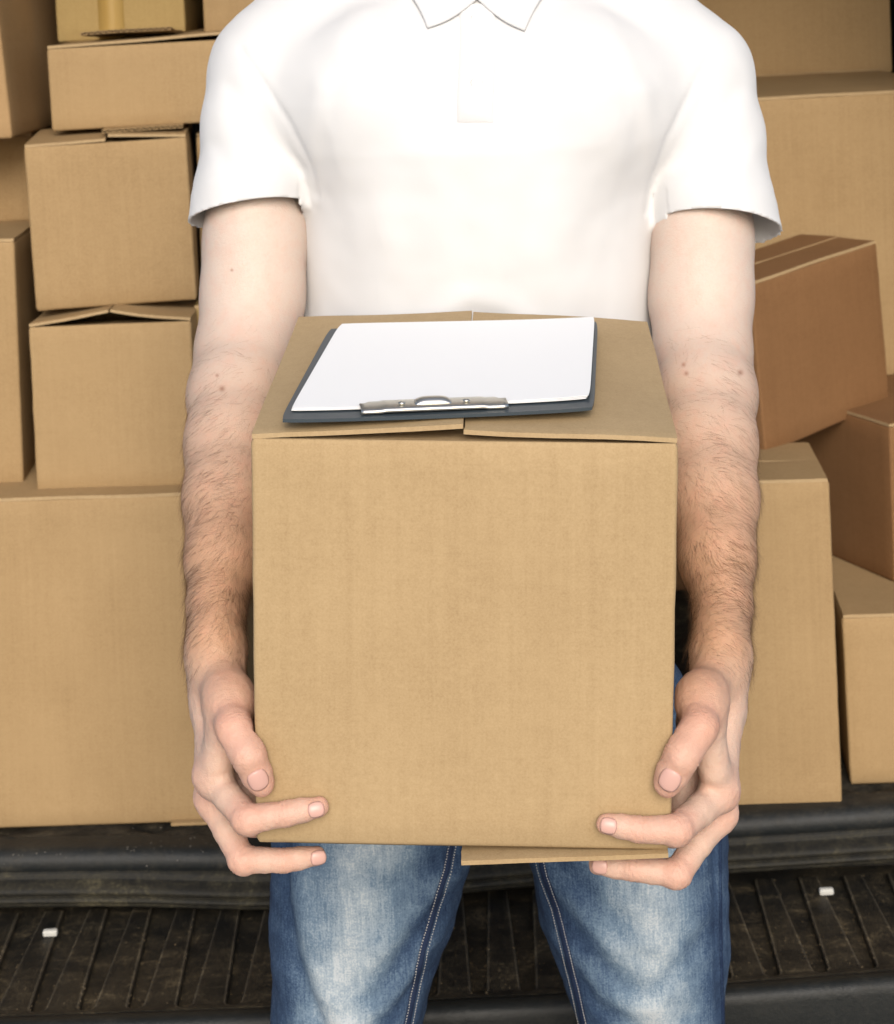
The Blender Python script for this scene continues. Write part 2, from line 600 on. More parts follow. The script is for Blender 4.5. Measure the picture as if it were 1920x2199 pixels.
add_box(bm, (-0.97, 1.63, 2.06), (0.97, 2.20, 2.11), 0.02)
bmesh.ops.rotate(bm, cent=(0, 2.2, 2.08), matrix=Matrix.Rotation(R(-6), 3, 'X'), verts=bm.verts)
tg = vpart(bm_obj('shade_tailgate', bm, VAN_PAINT))  # unseen overhead lid, added to keep high skylight off the load
autosmooth(tg)
slab('under_floor', (-0.95, 2.34, 0.30), (0.95, 4.6, 0.46), BAY_LINING)
for s in (-1, 1):
    bm = bmesh.new()
    bmesh.ops.create_cone(bm, segments=40, radius1=0.32, radius2=0.32, depth=0.2, cap_ends=True, matrix=Matrix.Translation((s * 0.82, 3.3, 0.32)) @ Matrix.Rotation(math.pi / 2, 4, 'Y'))
    bmesh.ops.bevel(bm, geom=[e for e in bm.edges if abs(e.verts[0].co.x - e.verts[1].co.x) < 1e-4], offset=0.03, segments=3, affect='EDGES')
    o = bm_obj('wheel', bm, TYRE_MAT)
    autosmooth(o)
    vpart(o)

# ------------------------------------------------------------------ cardboard cartons
TH = 0.004
def flap_slab(W, L, t=TH, warp=0.0, seed=0, bend=0.0):
    """flap hinged on local x axis, reaching along +y, slightly uneven free edges"""
    nx_, ny_ = max(10, int(W / 0.006)), max(6, int(L / 0.012))
    vs, fs = [], []
    def pz(x, y):
        return warp * noise.noise((x * 9 + seed, y * 9, seed * 1.7)) + bend * (y / L) ** 2
    for lay in (0, 1):
        for j in range(ny_ + 1):
            for i in range(nx_ + 1):
                x = -W / 2 + W * i / nx_
                y = L * j / ny_
                if j == ny_:
                    y += 0.0007 * noise.noise((x * 190, seed, 3))
                if i in (0, nx_):
                    x += 0.0008 * noise.noise((y * 190, seed, 9)) * (1 if j else 0)
                z = (t if lay else 0) + pz(x, y)
                if lay and (i in (0, nx_) or j == ny_):
                    z -= 0.0006
                vs.append((x, y, z))
    n = (nx_ + 1) * (ny_ + 1)
    for j in range(ny_):
        for i in range(nx_):
            a = j * (nx_ + 1) + i
            fs.append((a + 1, a, a + nx_ + 1, a + nx_ + 2))
            fs.append((n + a, n + a + 1, n + a + nx_ + 2, n + a + nx_ + 1))
    def side(ids):
        for a, b in zip(ids[:-1], ids[1:]):
            fs.append((a, b, n + b, n + a))
    side([i for i in range(nx_ + 1)])
    side([ny_ * (nx_ + 1) + i for i in range(nx_, -1, -1)])
    side([j * (nx_ + 1) for j in range(ny_, -1, -1)])
    side([j * (nx_ + 1) + nx_ for j in range(ny_ + 1)])
    return vs, fs

def flap_fluted(W, L, t=TH, warp=0.0, seed=0, bend=0.0, lam=0.0075):
    """two liners with the corrugated sheet between them, the zigzag showing on the free edge"""
    vs, fs = [], []
    li = 0.00055
    def pz(x, y):
        return warp * noise.noise((x * 9 + seed, y * 9, seed * 1.7)) + bend * (y / L) ** 2
    ny_ = 8
    def sheet(fz0, fz1, nseg, rec):
        n0 = len(vs)
        for lay in (0, 1):
            for j in range(ny_ + 1):
                for i in range(nseg + 1):
                    x = -W / 2 + W * i / nseg
                    y = (L - rec) * j / ny_
                    vs.append((x, y, (fz1(x) if lay else fz0(x)) + pz(x, y)))
        n = (nseg + 1) * (ny_ + 1)
        for j in range(ny_):
            for i in range(nseg):
                a = n0 + j * (nseg + 1) + i
                fs.append((a + 1, a, a + nseg + 1, a + nseg + 2))
                fs.append((n + a, n + a + 1, n + a + nseg + 2, n + a + nseg + 1))
        for i in range(nseg):
            a = n0 + ny_ * (nseg + 1) + i
            fs.append((a + 1, a, n + a, n + a + 1))
        for j in range(ny_):
            a = n0 + j * (nseg + 1)
            b = a + nseg + 1
            fs.append((a, b, n + b, n + a))
            a += nseg
            b += nseg
            fs.append((b, a, n + a, n + b))
    ns = max(12, int(W / 0.01))
    sheet(lambda x: 0.0, lambda x: li, ns, 0.0)
    sheet(lambda x: t - li, lambda x: t, ns, 0.0)
    am = (t - 2 * li - 0.0006) / 2
    wv = lambda x: t / 2 + am * math.sin(2 * math.pi * x / lam)
    sheet(lambda x: wv(x) - 0.0004, lambda x: wv(x) + 0.0004, max(24, int(W / lam * 10)), 0.0004)
    return vs, fs

def carton_body(W, D, H, seed, bulge=0.0012, warp=0.0009, rad=0.0035):
    per = []
    def arc(cx_, cy_, a0):
        for k in range(5):
            a = a0 + k / 4 * math.pi / 2
            per.append((cx_ + rad * math.cos(a), cy_ + rad * math.sin(a), math.cos(a), math.sin(a), 0.0))
    def line(p, q, nrm, n):
        for k in range(1, n):
            t = k / n
            per.append((p[0] + (q[0] - p[0]) * t, p[1] + (q[1] - p[1]) * t, nrm[0], nrm[1], math.sin(math.pi * t)))
    nw, nd = max(6, int(W / 0.02)), max(6, int(D / 0.02))
    arc(-W / 2 + rad, rad, math.pi)
    line((-W / 2 + rad, 0), (W / 2 - rad, 0), (0, -1), nw)
    arc(W / 2 - rad, rad, 1.5 * math.pi)
    line((W / 2, rad), (W / 2, D - rad), (1, 0), nd)
    arc(W / 2 - rad, D - rad, 0)
    line((W / 2 - rad, D), (-W / 2 + rad, D), (0, 1), nw)
    arc(-W / 2 + rad, D - rad, 0.5 * math.pi)
    line((-W / 2, D - rad), (-W / 2, rad), (-1, 0), nd)
    n = len(per)
    nh = max(6, int(H / 0.02))
    zs = [0.0, 0.0015] + [0.004 + (H - 0.008) * k / nh for k in range(nh + 1)] + [H - 0.0015, H - 0.0003]
    vs, fs = [], []
    for z in zs:
        e = 0.0
        if z < 0.0035:
            e = -0.0022 * (1 - z / 0.0035)
        if z > H - 0.0035:
            e = -0.0018 * (1 - (H - z) / 0.0035)
        t = z / H
        for (x, y, nx_, ny_, s) in per:
            d = bulge * s * math.sin(math.pi * t) + warp * s ** 0.5 * noise.noise((x * 11 + seed * 3.1, y * 11, z * 11 + seed)) + e
            if s == 0.0:
                d += 0.0007 * noise.noise((z * 60, seed * 5.3, x * 30 + y * 17))
            vs.append((x + nx_ * d, y + ny_ * d, z))
    for j in range(len(zs) - 1):
        for i in range(n):
            k = (i + 1) % n
            fs.append((j * n + i, j * n + k, (j + 1) * n + k, (j + 1) * n + i))
    return vs, fs

def carton(label, W, D, H, loc, rot, mat=None, flaps=None, group='cartons stacked in the van', bottom=None, tape=None, seed=None, name='cardboard_carton', bulge=0.0012):
    """parts: body, four top_flap, bottom_flap pieces, packing_tape; origin at the middle of the front bottom edge"""
    mat = mat or KRAFT
    seed = seed if seed is not None else random.random() * 50
    root = empty(name, loc, tuple(R(a) for a in rot))
    tag(root, label, 'carton', group)
    vs, fs = carton_body(W, D, H, seed, bulge)
    b = from_data('body', vs, fs, mat, root, True)
    so = b.modifiers.new('board', 'SOLIDIFY')
    so.thickness = TH
    so.offset = -1
    flaps = flaps or {}
    major = flaps.get('major', 'LR')
    for e in 'LRFB':
        spec = flaps.get(e, {})
        if spec is None:
            continue
        ismaj = e in major
        wd = (D if e in 'LR' else W) - 0.004
        ln = spec.get('len', (W if major == 'LR' else D) / 2 - 0.0012 if ismaj else min(W, D) / 2 - 0.01)
        ang = R(spec.get('ang', 0.6 if ismaj else -1.5))
        z = H - (0.0002 if ismaj else TH + 0.0012)
        if e == 'L':
            mtx = Matrix.Translation((-W / 2 + 0.001, D / 2, z)) @ Matrix.Rotation(-math.pi / 2, 4, 'Z')
        elif e == 'R':
            mtx = Matrix.Translation((W / 2 - 0.001, D / 2, z)) @ Matrix.Rotation(math.pi / 2, 4, 'Z')
        elif e == 'F':
            mtx = Matrix.Translation((0, 0.001, z))
        else:
            mtx = Matrix.Translation((0, D - 0.001, z)) @ Matrix.Rotation(math.pi, 4, 'Z')
        if 'dx' in spec:
            mtx = mtx @ Matrix.Translation((spec['dx'], 0, spec.get('dz', 0)))
        mtx = mtx @ Matrix.Rotation(ang, 4, 'X') @ Matrix.Rotation(R(spec.get('twist', 0)), 4, 'Y')
        fn = flap_fluted if spec.get('flute') else flap_slab
        v2, f2 = fn(spec.get('wid', wd), ln, TH, spec.get('warp', 0.0012), seed + ord(e), spec.get('bend', 0.0))
        o = from_data('top_flap', v2, f2, mat, root, False, mtx)
        o.data.materials.append(KRAFT_CORE)
        if not spec.get('flute'):
            autosmooth(o, 50)
            for p in o.data.polygons:
                if abs(p.normal.z) < 0.5:
                    p.material_index = 1
    for (x0, y0, wd, ln, rz, ang, dz) in (bottom or []):
        v2, f2 = flap_slab(wd, ln, TH, 0.001, seed + 3)
        mtx = Matrix.Translation((x0, y0, dz)) @ Matrix.Rotation(R(rz), 4, 'Z') @ Matrix.Rotation(R(ang), 4, 'X')
        autosmooth(from_data('bottom_flap', v2, f2, mat, root, False, mtx), 50)
    # closed floor of the box
    v2, f2 = flap_slab(W - 0.012, D - 0.012, 0.003, 0.0, seed)
    autosmooth(from_data('floor_panel', v2, f2, mat, root, False, Matrix.Translation((0, 0.006, 0.001))), 50)
    if tape:
        x0, wd = tape
        nv = 24
        vs = []
        for k in range(nv + 1):
            z = H * k / nv
            for x in (x0 - wd / 2, x0 + wd / 2):
                s = math.sin(math.pi * (x / W + 0.5))
                d = bulge * s * math.sin(math.pi * k / nv) + 0.0016
                vs.append((x, -d, z))
        f3 = [(2 * k, 2 * k + 1, 2 * k + 3, 2 * k + 2) for k in range(nv)]
        tp = from_data('packing_tape', vs, f3, TAPE, root, True)
        ts = tp.modifiers.new('film', 'SOLIDIFY')
        ts.thickness = 0.0003
    return root

# the load, left side
carton('broad low carton at the bottom left, resting on the load bay mat', 0.355, 0.40, 0.4035, (-0.4640, 2.346, 0.501), (0, 0.85, 0.3),
       flaps={'major': 'FB', 'F': {'ang': 1.0}, 'B': {'ang': 0.5}}, bottom=[(0.130, 0.010, 0.085, 0.019, 180, 0, 0.0004)], bulge=0.003, seed=3)
carton('square carton with both lid flaps pushed up, under the square carton beside the right arm', 0.1991, 0.22, 0.2042, (-0.4265, 2.382, 0.9055), (0.06, 0.25, -0.4),
       flaps={'L': {'ang': 7.5, 'warp': 0.004}, 'R': {'ang': 9.0, 'warp': 0.004}, 'F': {'ang': -6}}, seed=5)
carton('square carton directly left of the right sleeve, corrugated flap end raised on top', 0.1984, 0.19, 0.204, (-0.422, 2.42, 1.1258), (1.65, -0.8, 4.9),
       flaps={'L': {'ang': 1.0}, 'R': {'ang': 4.0, 'len': 0.095}, 'B': {'ang': 2.6, 'len': 0.170, 'wid': 0.10, 'flute': True, 'dx': -0.045, 'dz': 0.0075, 'warp': 0.002}}, seed=8)
carton('long low carton near the top left with a wavy corrugated flap standing off its lid', 0.4677, 0.28, 0.104, (-0.2666, 2.47, 1.3446), (-0.1, -0.6, 0.2),
       flaps={'L': {'ang': 1.5}, 'R': {'ang': 0.5}, 'B': {'ang': 3.2, 'len': 0.268, 'wid': 0.115, 'flute': True, 'dx': 0.135, 'dz': 0.005, 'warp': 0.006}}, seed=11)
carton('yellowish carton at the top left sealed with a vertical strip of brown tape', 0.1716, 0.28, 0.30, (-0.4314, 2.62, 1.4495), (0.3, 0.25, 0.4), KRAFT_YELLOW, tape=(-0.012, 0.034), seed=14)
carton('carton at the top edge of the picture touching the right shoulder', 0.284, 0.28, 0.26, (-0.1718, 2.56, 1.4500), (0, 0.6, 0.3), seed=16)
carton('tall carton in the top left corner showing its shaded brown side', 0.24, 0.36, 0.34, (-0.6682, 2.468, 1.3300), (-0.5, -3.4, -3.6), KRAFT_WARM, seed=18)
carton('small carton at the left edge under the tall top left carton', 0.1995, 0.25, 0.1146, (-0.6569, 2.62, 1.2129), (0, 0, 0), KRAFT, seed=21)
carton('tall narrow carton at the left edge with a worn double crease', 0.2068, 0.25, 0.3040, (-0.6530, 2.415, 0.9090), (-0.5, 0.9, 2.0), flaps={'R': {'ang': 0.2}}, seed=23)
carton('carton mostly hidden behind the right elbow', 0.080, 0.25, 0.2095, (-0.2920, 2.44, 0.9045), (0.06, 0.6, 1.0), KRAFT_YELLOW, seed=25)
carton('carton mostly hidden behind the right upper arm', 0.100, 0.25, 0.2073, (-0.2760, 2.50, 1.1180), (-0.1, 0.6, 1.0), seed=27)
# right side
carton('wide carton in the upper right corner, in the shade of the van roof', 0.7243, 0.35, 0.3356, (0.3557, 3.12, 1.3260), (0.3, -0.1, 5.3), KRAFT, seed=31)
carton('very large carton filling the right side behind the left sleeve', 0.7688, 0.75, 0.4025, (0.3498, 2.74, 0.9187), (0.8, 0, 5.9), flaps={'major': 'FB', 'F': {'ang': 0.3}}, bulge=0.004, seed=33)
carton('tilted carton, coloured brown as in shade, leaning askew to the right of the left elbow', 0.2654, 0.1249, 0.2192, (0.4794, 2.54, 0.9030), (-0.1, -4.5, 41.6), KRAFT_SHADED,
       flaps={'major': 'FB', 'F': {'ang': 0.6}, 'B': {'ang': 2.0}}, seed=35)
carton('upright carton behind the left forearm and hand', 0.145, 0.18, 0.3950, (0.3610, 2.307, 0.501), (0, -0.26, -3.3), flaps={'major': 'FB', 'F': {'ang': 0.4, 'len': 0.088}}, seed=37)
OA, OB = onz(1922, 1252, 0.7135), onz(1790, 1195, 0.7135)
oyaw = math.atan2(-(OB - OA).x, (OB - OA).y)
oloc = OA + Vector((math.cos(oyaw), math.sin(oyaw), 0)) * 0.11
carton('shadowed carton at the right edge under the tilted one, its dark side showing', 0.22, 0.30, 0.2015, (oloc.x, oloc.y, 0.7135), (0, 0, math.degrees(oyaw)), KRAFT_SHADED, seed=39)
carton('low carton at the lower right edge carrying the shadowed one', 0.20, 0.62, 0.2084, (0.5560, 2.36, 0.501), (0, -0.9, -4.5), flaps={'major': 'FB', 'F': {'ang': 0.4}, 'B': {'ang': 0.2}}, seed=41)
carton('carton standing deep in the shade beneath the very large carton', 0.30, 0.30, 0.412, (0.30, 3.14, 0.501), (0, 0, 1), KRAFT_SHADED, seed=43)

# ------------------------------------------------------------------ the carried carton and the clipboard
HB_LOC, HB_ROT, (HW, HD, HH) = Vector((-0.0141, 1.3869, 0.8891)), (4.94, 2.86, -1.99), (0.30, 0.3142, 0.3042)
held = carton('large square carton carried in both hands in front of the chest', HW, HD, HH, HB_LOC, HB_ROT, KRAFT_HELD,
              flaps={'L': {'ang': 3.2, 'warp': 0.0016}, 'R': {'ang': 2.6, 'warp': 0.003, 'bend': -0.001}, 'F': {'ang': -5}, 'B': {'ang': -3}},
              group='carried load', bottom=[(0.148, 0.155, 0.316, 0.149, 90, -3.4, -0.0030)], seed=51, bulge=0.0022)
HM = Matrix.Translation(HB_LOC) @ Euler([R(a) for a in HB_ROT]).to_matrix().to_4x4()
HMi = HM.inverted()
HN = (HM.to_3x3() @ Vector((0, 1, 0))).normalized()
HUP = (HM.to_3x3() @ Vector((0, 0, 1))).normalized()

def onplane(px, py, p0, n):
    d = ray(px, py)
    return CAM + d * ((p0 - CAM).dot(n) / d.dot(n))

def hp(px, py, wd):
    """point on a line of sight, wd metres behind the front panel of the carried carton"""
    return onplane(px, py, HB_LOC + HN * wd, HN)

def bl(u, v, wd):
    return HM @ Vector((u, wd, v))

# clipboard lies on the lid
def lid(px, py, hgt):
    return HMi @ onplane(px, py, HM @ Vector((0, 0, HH + hgt)), HUP)
clip_root = empty('clipboard', HM @ Vector((0, 0.1, HH + 0.012)), [R(a) for a in HB_ROT])
tag(clip_root, 'slate clipboard with blank white paper lying on the carried carton', 'clipboard')
CI = Matrix.Translation((0, -0.1, -HH - 0.012))
c4 = [lid(601, 909, 0.0135), lid(1276, 884, 0.0145), lid(1284, 697, 0.0135), lid(708, 711, 0.0130)]
def quad_pt(c, s, t):
    return (c[0] * (1 - s) + c[1] * s) * (1 - t) + (c[3] * (1 - s) + c[2] * s) * t
def sheet(name, c, th, mat, zoff=0.0, bow=0.0, curl=0.0, n=28, rnd=0.03):
    vs, fs = [], []
    for lay in (0, 1):
        for j in range(n + 1):
            for i in range(n + 1):
                s, t = i / n, j / n
                # rounded corners
                a, b = 2 * s - 1, 2 * t - 1
                s2, t2 = 0.5 + 0.5 * a * (1 - rnd * 0.5 * abs(b) ** 12), 0.5 + 0.5 * b * (1 - rnd * 0.5 * abs(a) ** 12)
                p = CI @ quad_pt(c, s2, t2)
                z = zoff + bow * (1 - (2 * s - 1) ** 2) * (1 - t) + curl * (s ** 6) * 1.0 + (th if lay else 0)
                vs.append((p.x, p.y, p.z + z))
    N = (n + 1) ** 2
    for j in range(n):
        for i in range(n):
            a = j * (n + 1) + i
            fs.append((a + 1, a, a + n + 1, a + n + 2))
            fs.append((N + a, N + a + 1, N + a + n + 2, N + a + n + 1))
    def side(ids):
        for a, b in zip(ids[:-1], ids[1:]):
            fs.append((a, b, N + b, N + a))
    side(list(range(n + 1)))
    side([n * (n + 1) + i for i in range(n, -1, -1)])
    side([j * (n + 1) for j in range(n, -1, -1)])
    side([j * (n + 1) + n for j in range(n + 1)])
    o = from_data(name, vs, fs, mat, clip_root)
    autosmooth(o, 50)
    return o
sheet('board', c4, 0.0024, BOARD, 0.0, -0.0008, 0.0006)
pc = [lid(622, 893, 0.0135), lid(1262, 869, 0.0145), lid(1273, 697, 0.0135), lid(728, 708, 0.0130)]
for k in range(3):
    sheet('paper', [p + Vector((0.0008 * k, 0.0006 * k, 0)) for p in pc], 0.0004, PAPER, 0.0034 + 0.0006 * k, -0.0007, 0.0008 + 0.0004 * k, rnd=0.02)
# clip: pressed steel base bar, hinge roll and curved thumb tab
cl = CI @ lid(776, 897, 0.0140)
cr = CI @ lid(1092, 884, 0.0140)
cz = max(cl.z, cr.z) + 0.0048
ax = (cr - cl).normalized()
ay = Vector((-ax.y, ax.x, 0)).normalized()
def cpt(s, t, z):
    p = cl + (cr - cl) * s + ay * t
    return (p.x, p.y, cz + z - 0.0022)
bm = bmesh.new()
prof = [(-0.001, 0.0), (-0.0005, 0.0020), (0.001, 0.0030), (0.008, 0.0034), (0.012, 0.0040), (0.020, 0.0026), (0.0235, 0.0012)]
n = 30
grid = [[bm.verts.new(cpt(i / n, t + (0.004 if (i < 2 or i > n - 2) and t > 0.012 else 0) * -1, z + (0.0006 if 4 < i < n - 4 else 0))) for (t, z) in prof] for i in range(n + 1)]
for i in range(n):
    for j in range(len(prof) - 1):
        bm.faces.new((grid[i][j], grid[i + 1][j], grid[i + 1][j + 1], grid[i][j + 1]))
clip = bm_obj('clip', bm, METAL, clip_root, True)
clip.modifiers.new('plate', 'SOLIDIFY').thickness = 0.001
bm = bmesh.new()
n = 14
prof = [(0.004 + 0.006 * (1 - math.cos(a)), 0.0035 + 0.0045 * math.sin(a)) for a in [k / 8 * math.pi * 0.9 for k in range(9)]]
g2 = []
for i in range(n + 1):
    s = 0.37 + 0.25 * i / n
    e = 1 - abs(2 * i / n - 1) ** 4
    g2.append([bm.verts.new(cpt(s, t, 0.003 + (z - 0.003) * (0.35 + 0.65 * e))) for (t, z) in prof])
for i in range(n):
    for j in range(len(prof) - 1):
        bm.faces.new((g2[i][j], g2[i + 1][j], g2[i + 1][j + 1], g2[i][j + 1]))
tab = bm_obj('clip_tab', bm, METAL, clip_root, True)
tab.modifiers.new('plate', 'SOLIDIFY').thickness = 0.0009
for s in (0.28, 0.72):
    bm = bmesh.new()
    bmesh.ops.create_uvsphere(bm, u_segments=14, v_segments=8, radius=0.0026, matrix=Matrix.Translation(Vector(cpt(s, 0.006, 0.0052))) @ Matrix.Diagonal((1, 1, 0.5, 1)))
    bm_obj('rivet', bm, METAL, clip_root, True)

# ------------------------------------------------------------------ implicit surfaces for the figure
class Field:
    def __init__(s, lo, hi, h):
        s.lo = np.array(lo, np.float64)
        s.h = h
        s.n = np.ceil((np.array(hi) - s.lo) / h).astype(int) + 1
        s.d = np.full(tuple(s.n), 0.03, np.float32)
    def block(s, lo, hi):
        a = np.clip(np.floor((np.array(lo) - s.lo) / s.h).astype(int), 0, s.n)
        b = np.clip(np.ceil((np.array(hi) - s.lo) / s.h).astype(int) + 1, 0, s.n)
        if np.any(b <= a):
            return None
        sl_ = tuple(slice(x, y) for x, y in zip(a, b))
        ax_ = [(s.lo[i] + s.h * np.arange(a[i], b[i])).astype(np.float32) for i in range(3)]
        return sl_, ax_[0][:, None, None], ax_[1][None, :, None], ax_[2][None, None, :]
    def blend(s, sl_, d, k, sub=False):
        o = s.d[sl_]
        if sub:
            d = -d
            h_ = np.maximum(k - np.abs(o - d), 0) / k
            s.d[sl_] = np.maximum(o, d) + h_ * h_ * k * 0.25
        else:
            h_ = np.maximum(k - np.abs(o - d), 0) / k
            s.d[sl_] = np.minimum(o, d) - h_ * h_ * k * 0.25
    def cap(s, a, b, ra, rb, k=0.006, flat=None, sub=False, clip=None):
        a, b = np.array(a, float), np.array(b, float)
        mr = max(ra, rb) * (1.6 if flat else 1) + 0.03
        blk = s.block(np.minimum(a, b) - mr, np.maximum(a, b) + mr)
        if blk is None:
            return
        sl_, X, Y, Z = blk
        ba = b - a
        L2 = max(ba @ ba, 1e-12)
        px_, py_, pz_ = X - a[0], Y - a[1], Z - a[2]
        t = np.clip((px_ * ba[0] + py_ * ba[1] + pz_ * ba[2]) / L2, 0, 1)
        qx, qy, qz = px_ - ba[0] * t, py_ - ba[1] * t, pz_ - ba[2] * t
        if flat:
            nrm, f = np.array(flat[0], float), flat[1]
            nrm = nrm / np.linalg.norm(nrm)
            q2 = qx * qx + qy * qy + qz * qz
            dn = qx * nrm[0] + qy * nrm[1] + qz * nrm[2]
            d = np.sqrt(q2 + dn * dn * (1 / f ** 2 - 1)) - (ra + (rb - ra) * t)
            d = d * min(1.0, f)
        else:
            d = np.sqrt(qx * qx + qy * qy + qz * qz) - (ra + (rb - ra) * t)
        if clip:
            (c0_, n0_) = clip
            d = np.maximum(d, (X - c0_[0]) * n0_[0] + (Y - c0_[1]) * n0_[1] + (Z - c0_[2]) * n0_[2])
        s.blend(sl_, d, k, sub)
    def chain(s, pts, rad, k=0.006, flat=None, kall=None):
        for i in range(len(pts) - 1):
            fl = flat[i] if isinstance(flat, list) else flat
            s.cap(pts[i], pts[i + 1], rad[i], rad[i + 1], kall or (k if i == 0 else max(0.004, 0.35 * min(rad[i], rad[i + 1]))), fl)
    def ell(s, c, r, k=0.006, rot=None, sub=False):
        c, r = np.array(c, float), np.array(r, float)
        mr = r.max() + 0.03
        blk = s.block(c - mr, c + mr)
        if blk is None:
            return
        sl_, X, Y, Z = blk
        x, y, z = X - c[0], Y - c[1], Z - c[2]
        if rot is not None:
            M = np.array(rot.to_3x3() if hasattr(rot, 'to_3x3') else rot).T
            x, y, z = (M[0][0] * x + M[0][1] * y + M[0][2] * z, M[1][0] * x + M[1][1] * y + M[1][2] * z, M[2][0] * x + M[2][1] * y + M[2][2] * z)
        q = np.sqrt((x / r[0]) ** 2 + (y / r[1]) ** 2 + (z / r[2]) ** 2)
        s.blend(sl_, (q - 1) * r.min(), k, sub)
    def loft(s, levels, k=0.02, p=2.3):
        """stack of super-ellipses: (z, cx, cy, a, b)"""
        L = np.array(sorted(levels))
        lo = (min(L[:, 1] - L[:, 3]) - 0.04, min(L[:, 2] - L[:, 4]) - 0.04, L[0, 0])
        hi = (max(L[:, 1] + L[:, 3]) + 0.04, max(L[:, 2] + L[:, 4]) + 0.04, L[-1, 0])
        blk = s.block(lo, hi)
        if blk is None:
            return
        sl_, X, Y, Z = blk
        z = Z[0, 0]
        iv = [np.interp(z, L[:, 0], L[:, c]).astype(np.float32)[None, None, :] for c in (1, 2, 3, 4)]
        q = ((np.abs(X - iv[0]) / iv[2]) ** p + (np.abs(Y - iv[1]) / iv[3]) ** p) ** (1 / p)
        d = (q - 1) * np.minimum(iv[2], iv[3])
        d = np.maximum(d, np.maximum(L[0, 0] - Z, Z - L[-1, 0]))
        s.blend(sl_, d.astype(np.float32), k)
    def keep_out_box(s, M_inv, lo, hi, k=0.002):
        """press the surface flat against a box (given in its own axes)"""
        c8 = [M_inv.inverted() @ Vector((x, y, z)) for x in (lo[0], hi[0]) for y in (lo[1], hi[1]) for z in (lo[2], hi[2])]
        blk = s.block(np.min(c8, 0) - 0.01, np.max(c8, 0) + 0.01)
        if blk is None:
            return
        sl_, X, Y, Z = blk
        q = [M_inv[i][0] * X + M_inv[i][1] * Y + M_inv[i][2] * Z + M_inv[i][3] for i in range(3)]
        d = None
        for i in range(3):
            e = np.maximum(lo[i] - q[i], q[i] - hi[i])
            d = e if d is None else np.maximum(d, e)
        s.blend(sl_, d.astype(np.float32), k, True)
    def mesh(s):
        d, h = s.d, s.h
        sg = d < 0
        nx_, ny_, nz_ = d.shape
        c = np.zeros((nx_ - 1, ny_ - 1, nz_ - 1), np.uint8)
        for a in (0, 1):
            for b in (0, 1):
                for e in (0, 1):
                    c += sg[a:nx_ - 1 + a, b:ny_ - 1 + b, e:nz_ - 1 + e]
        act = (c > 0) & (c < 8)
        ids = np.argwhere(act)
        idx = np.full(act.shape, -1, np.int32)
        idx[act] = np.arange(len(ids))
        acc = np.zeros((len(ids), 3))
        cnt = np.zeros(len(ids))
        cor = [(a, b, e) for a in (0, 1) for b in (0, 1) for e in (0, 1)]
        for A in cor:
            for B in cor:
                if sum(abs(A[i] - B[i]) for i in range(3)) == 1 and A < B:
                    va = d[ids[:, 0] + A[0], ids[:, 1] + A[1], ids[:, 2] + A[2]].astype(np.float64)
                    vb = d[ids[:, 0] + B[0], ids[:, 1] + B[1], ids[:, 2] + B[2]].astype(np.float64)
                    cr_ = (va < 0) != (vb < 0)
                    t = np.where(cr_, va / np.where(cr_, va - vb, 1), 0)
                    pt = np.array(A) + t[:, None] * (np.array(B) - np.array(A))
                    acc += np.where(cr_[:, None], pt, 0)
                    cnt += cr_
        verts = s.lo + h * (ids + acc / cnt[:, None])
        F_ = []
        for axis in range(3):
            o1, o2 = (axis + 1) % 3, (axis + 2) % 3
            sa = [slice(1, -1)] * 3
            sb = [slice(1, -1)] * 3
            sa[axis], sb[axis] = slice(0, -1), slice(1, None)
            p, q = sg[tuple(sa)], sg[tuple(sb)]
            e = np.argwhere(p != q)
            inside = p[tuple(e.T)]
            off = np.ones(3, int)
            off[axis] = 0
            e = e + off
            def cell(d1, d2):
                g = e.copy()
                g[:, o1] += d1
                g[:, o2] += d2
                return idx[g[:, 0], g[:, 1], g[:, 2]]
            qd = np.stack([cell(-1, -1), cell(0, -1), cell(0, 0), cell(-1, 0)], 1)
            qd[~inside] = qd[~inside][:, ::-1]
            F_.append(qd)
        faces = np.concatenate(F_)
        return verts, faces

def np_mesh(name, verts, faces):
    me = bpy.data.meshes.new(name)
    me.vertices.add(len(verts))
    me.vertices.foreach_set('co', np.asarray(verts, np.float32).ravel())
    nf = len(faces)
    me.loops.add(nf * 4)
    me.loops.foreach_set('vertex_index', np.asarray(faces, np.int32).ravel())
    me.polygons.add(nf)
    me.polygons.foreach_set('loop_start', np.arange(0, nf * 4, 4, dtype=np.int32))
    me.update(calc_edges=True)
    me.validate()
    me.polygons.foreach_set('use_smooth', np.ones(len(me.polygons), bool))
    return me

def smooth_verts(verts, faces, it=2, lam=0.5):
    e = np.concatenate([faces[:, [0, 1]], faces[:, [1, 2]], faces[:, [2, 3]], faces[:, [3, 0]]])
    v = verts.copy()
    cnt = np.bincount(e.ravel(), minlength=len(v)).astype(float)
    for k in range(it):
        acc = np.zeros_like(v)
        for c in range(3):
            acc[:, c] = np.bincount(e[:, 0], v[e[:, 1], c], len(v)) + np.bincount(e[:, 1], v[e[:, 0], c], len(v))
        v = v + (lam if k % 2 == 0 else -lam * 0.9) * (acc / np.maximum(cnt, 1)[:, None] - v)
    return v

person = empty('person', (0.05, 1.82, 0.0))
tag(person, 'person in a white polo shirt and faded jeans holding a large carton', 'person')
PI_ = Matrix.Translation((-0.05, -1.82, 0))
def pparent(o, parent=None):
    if parent is None or parent is person:
        o.parent = person
        o.matrix_parent_inverse = PI_
    else:
        o.parent = parent
    return o

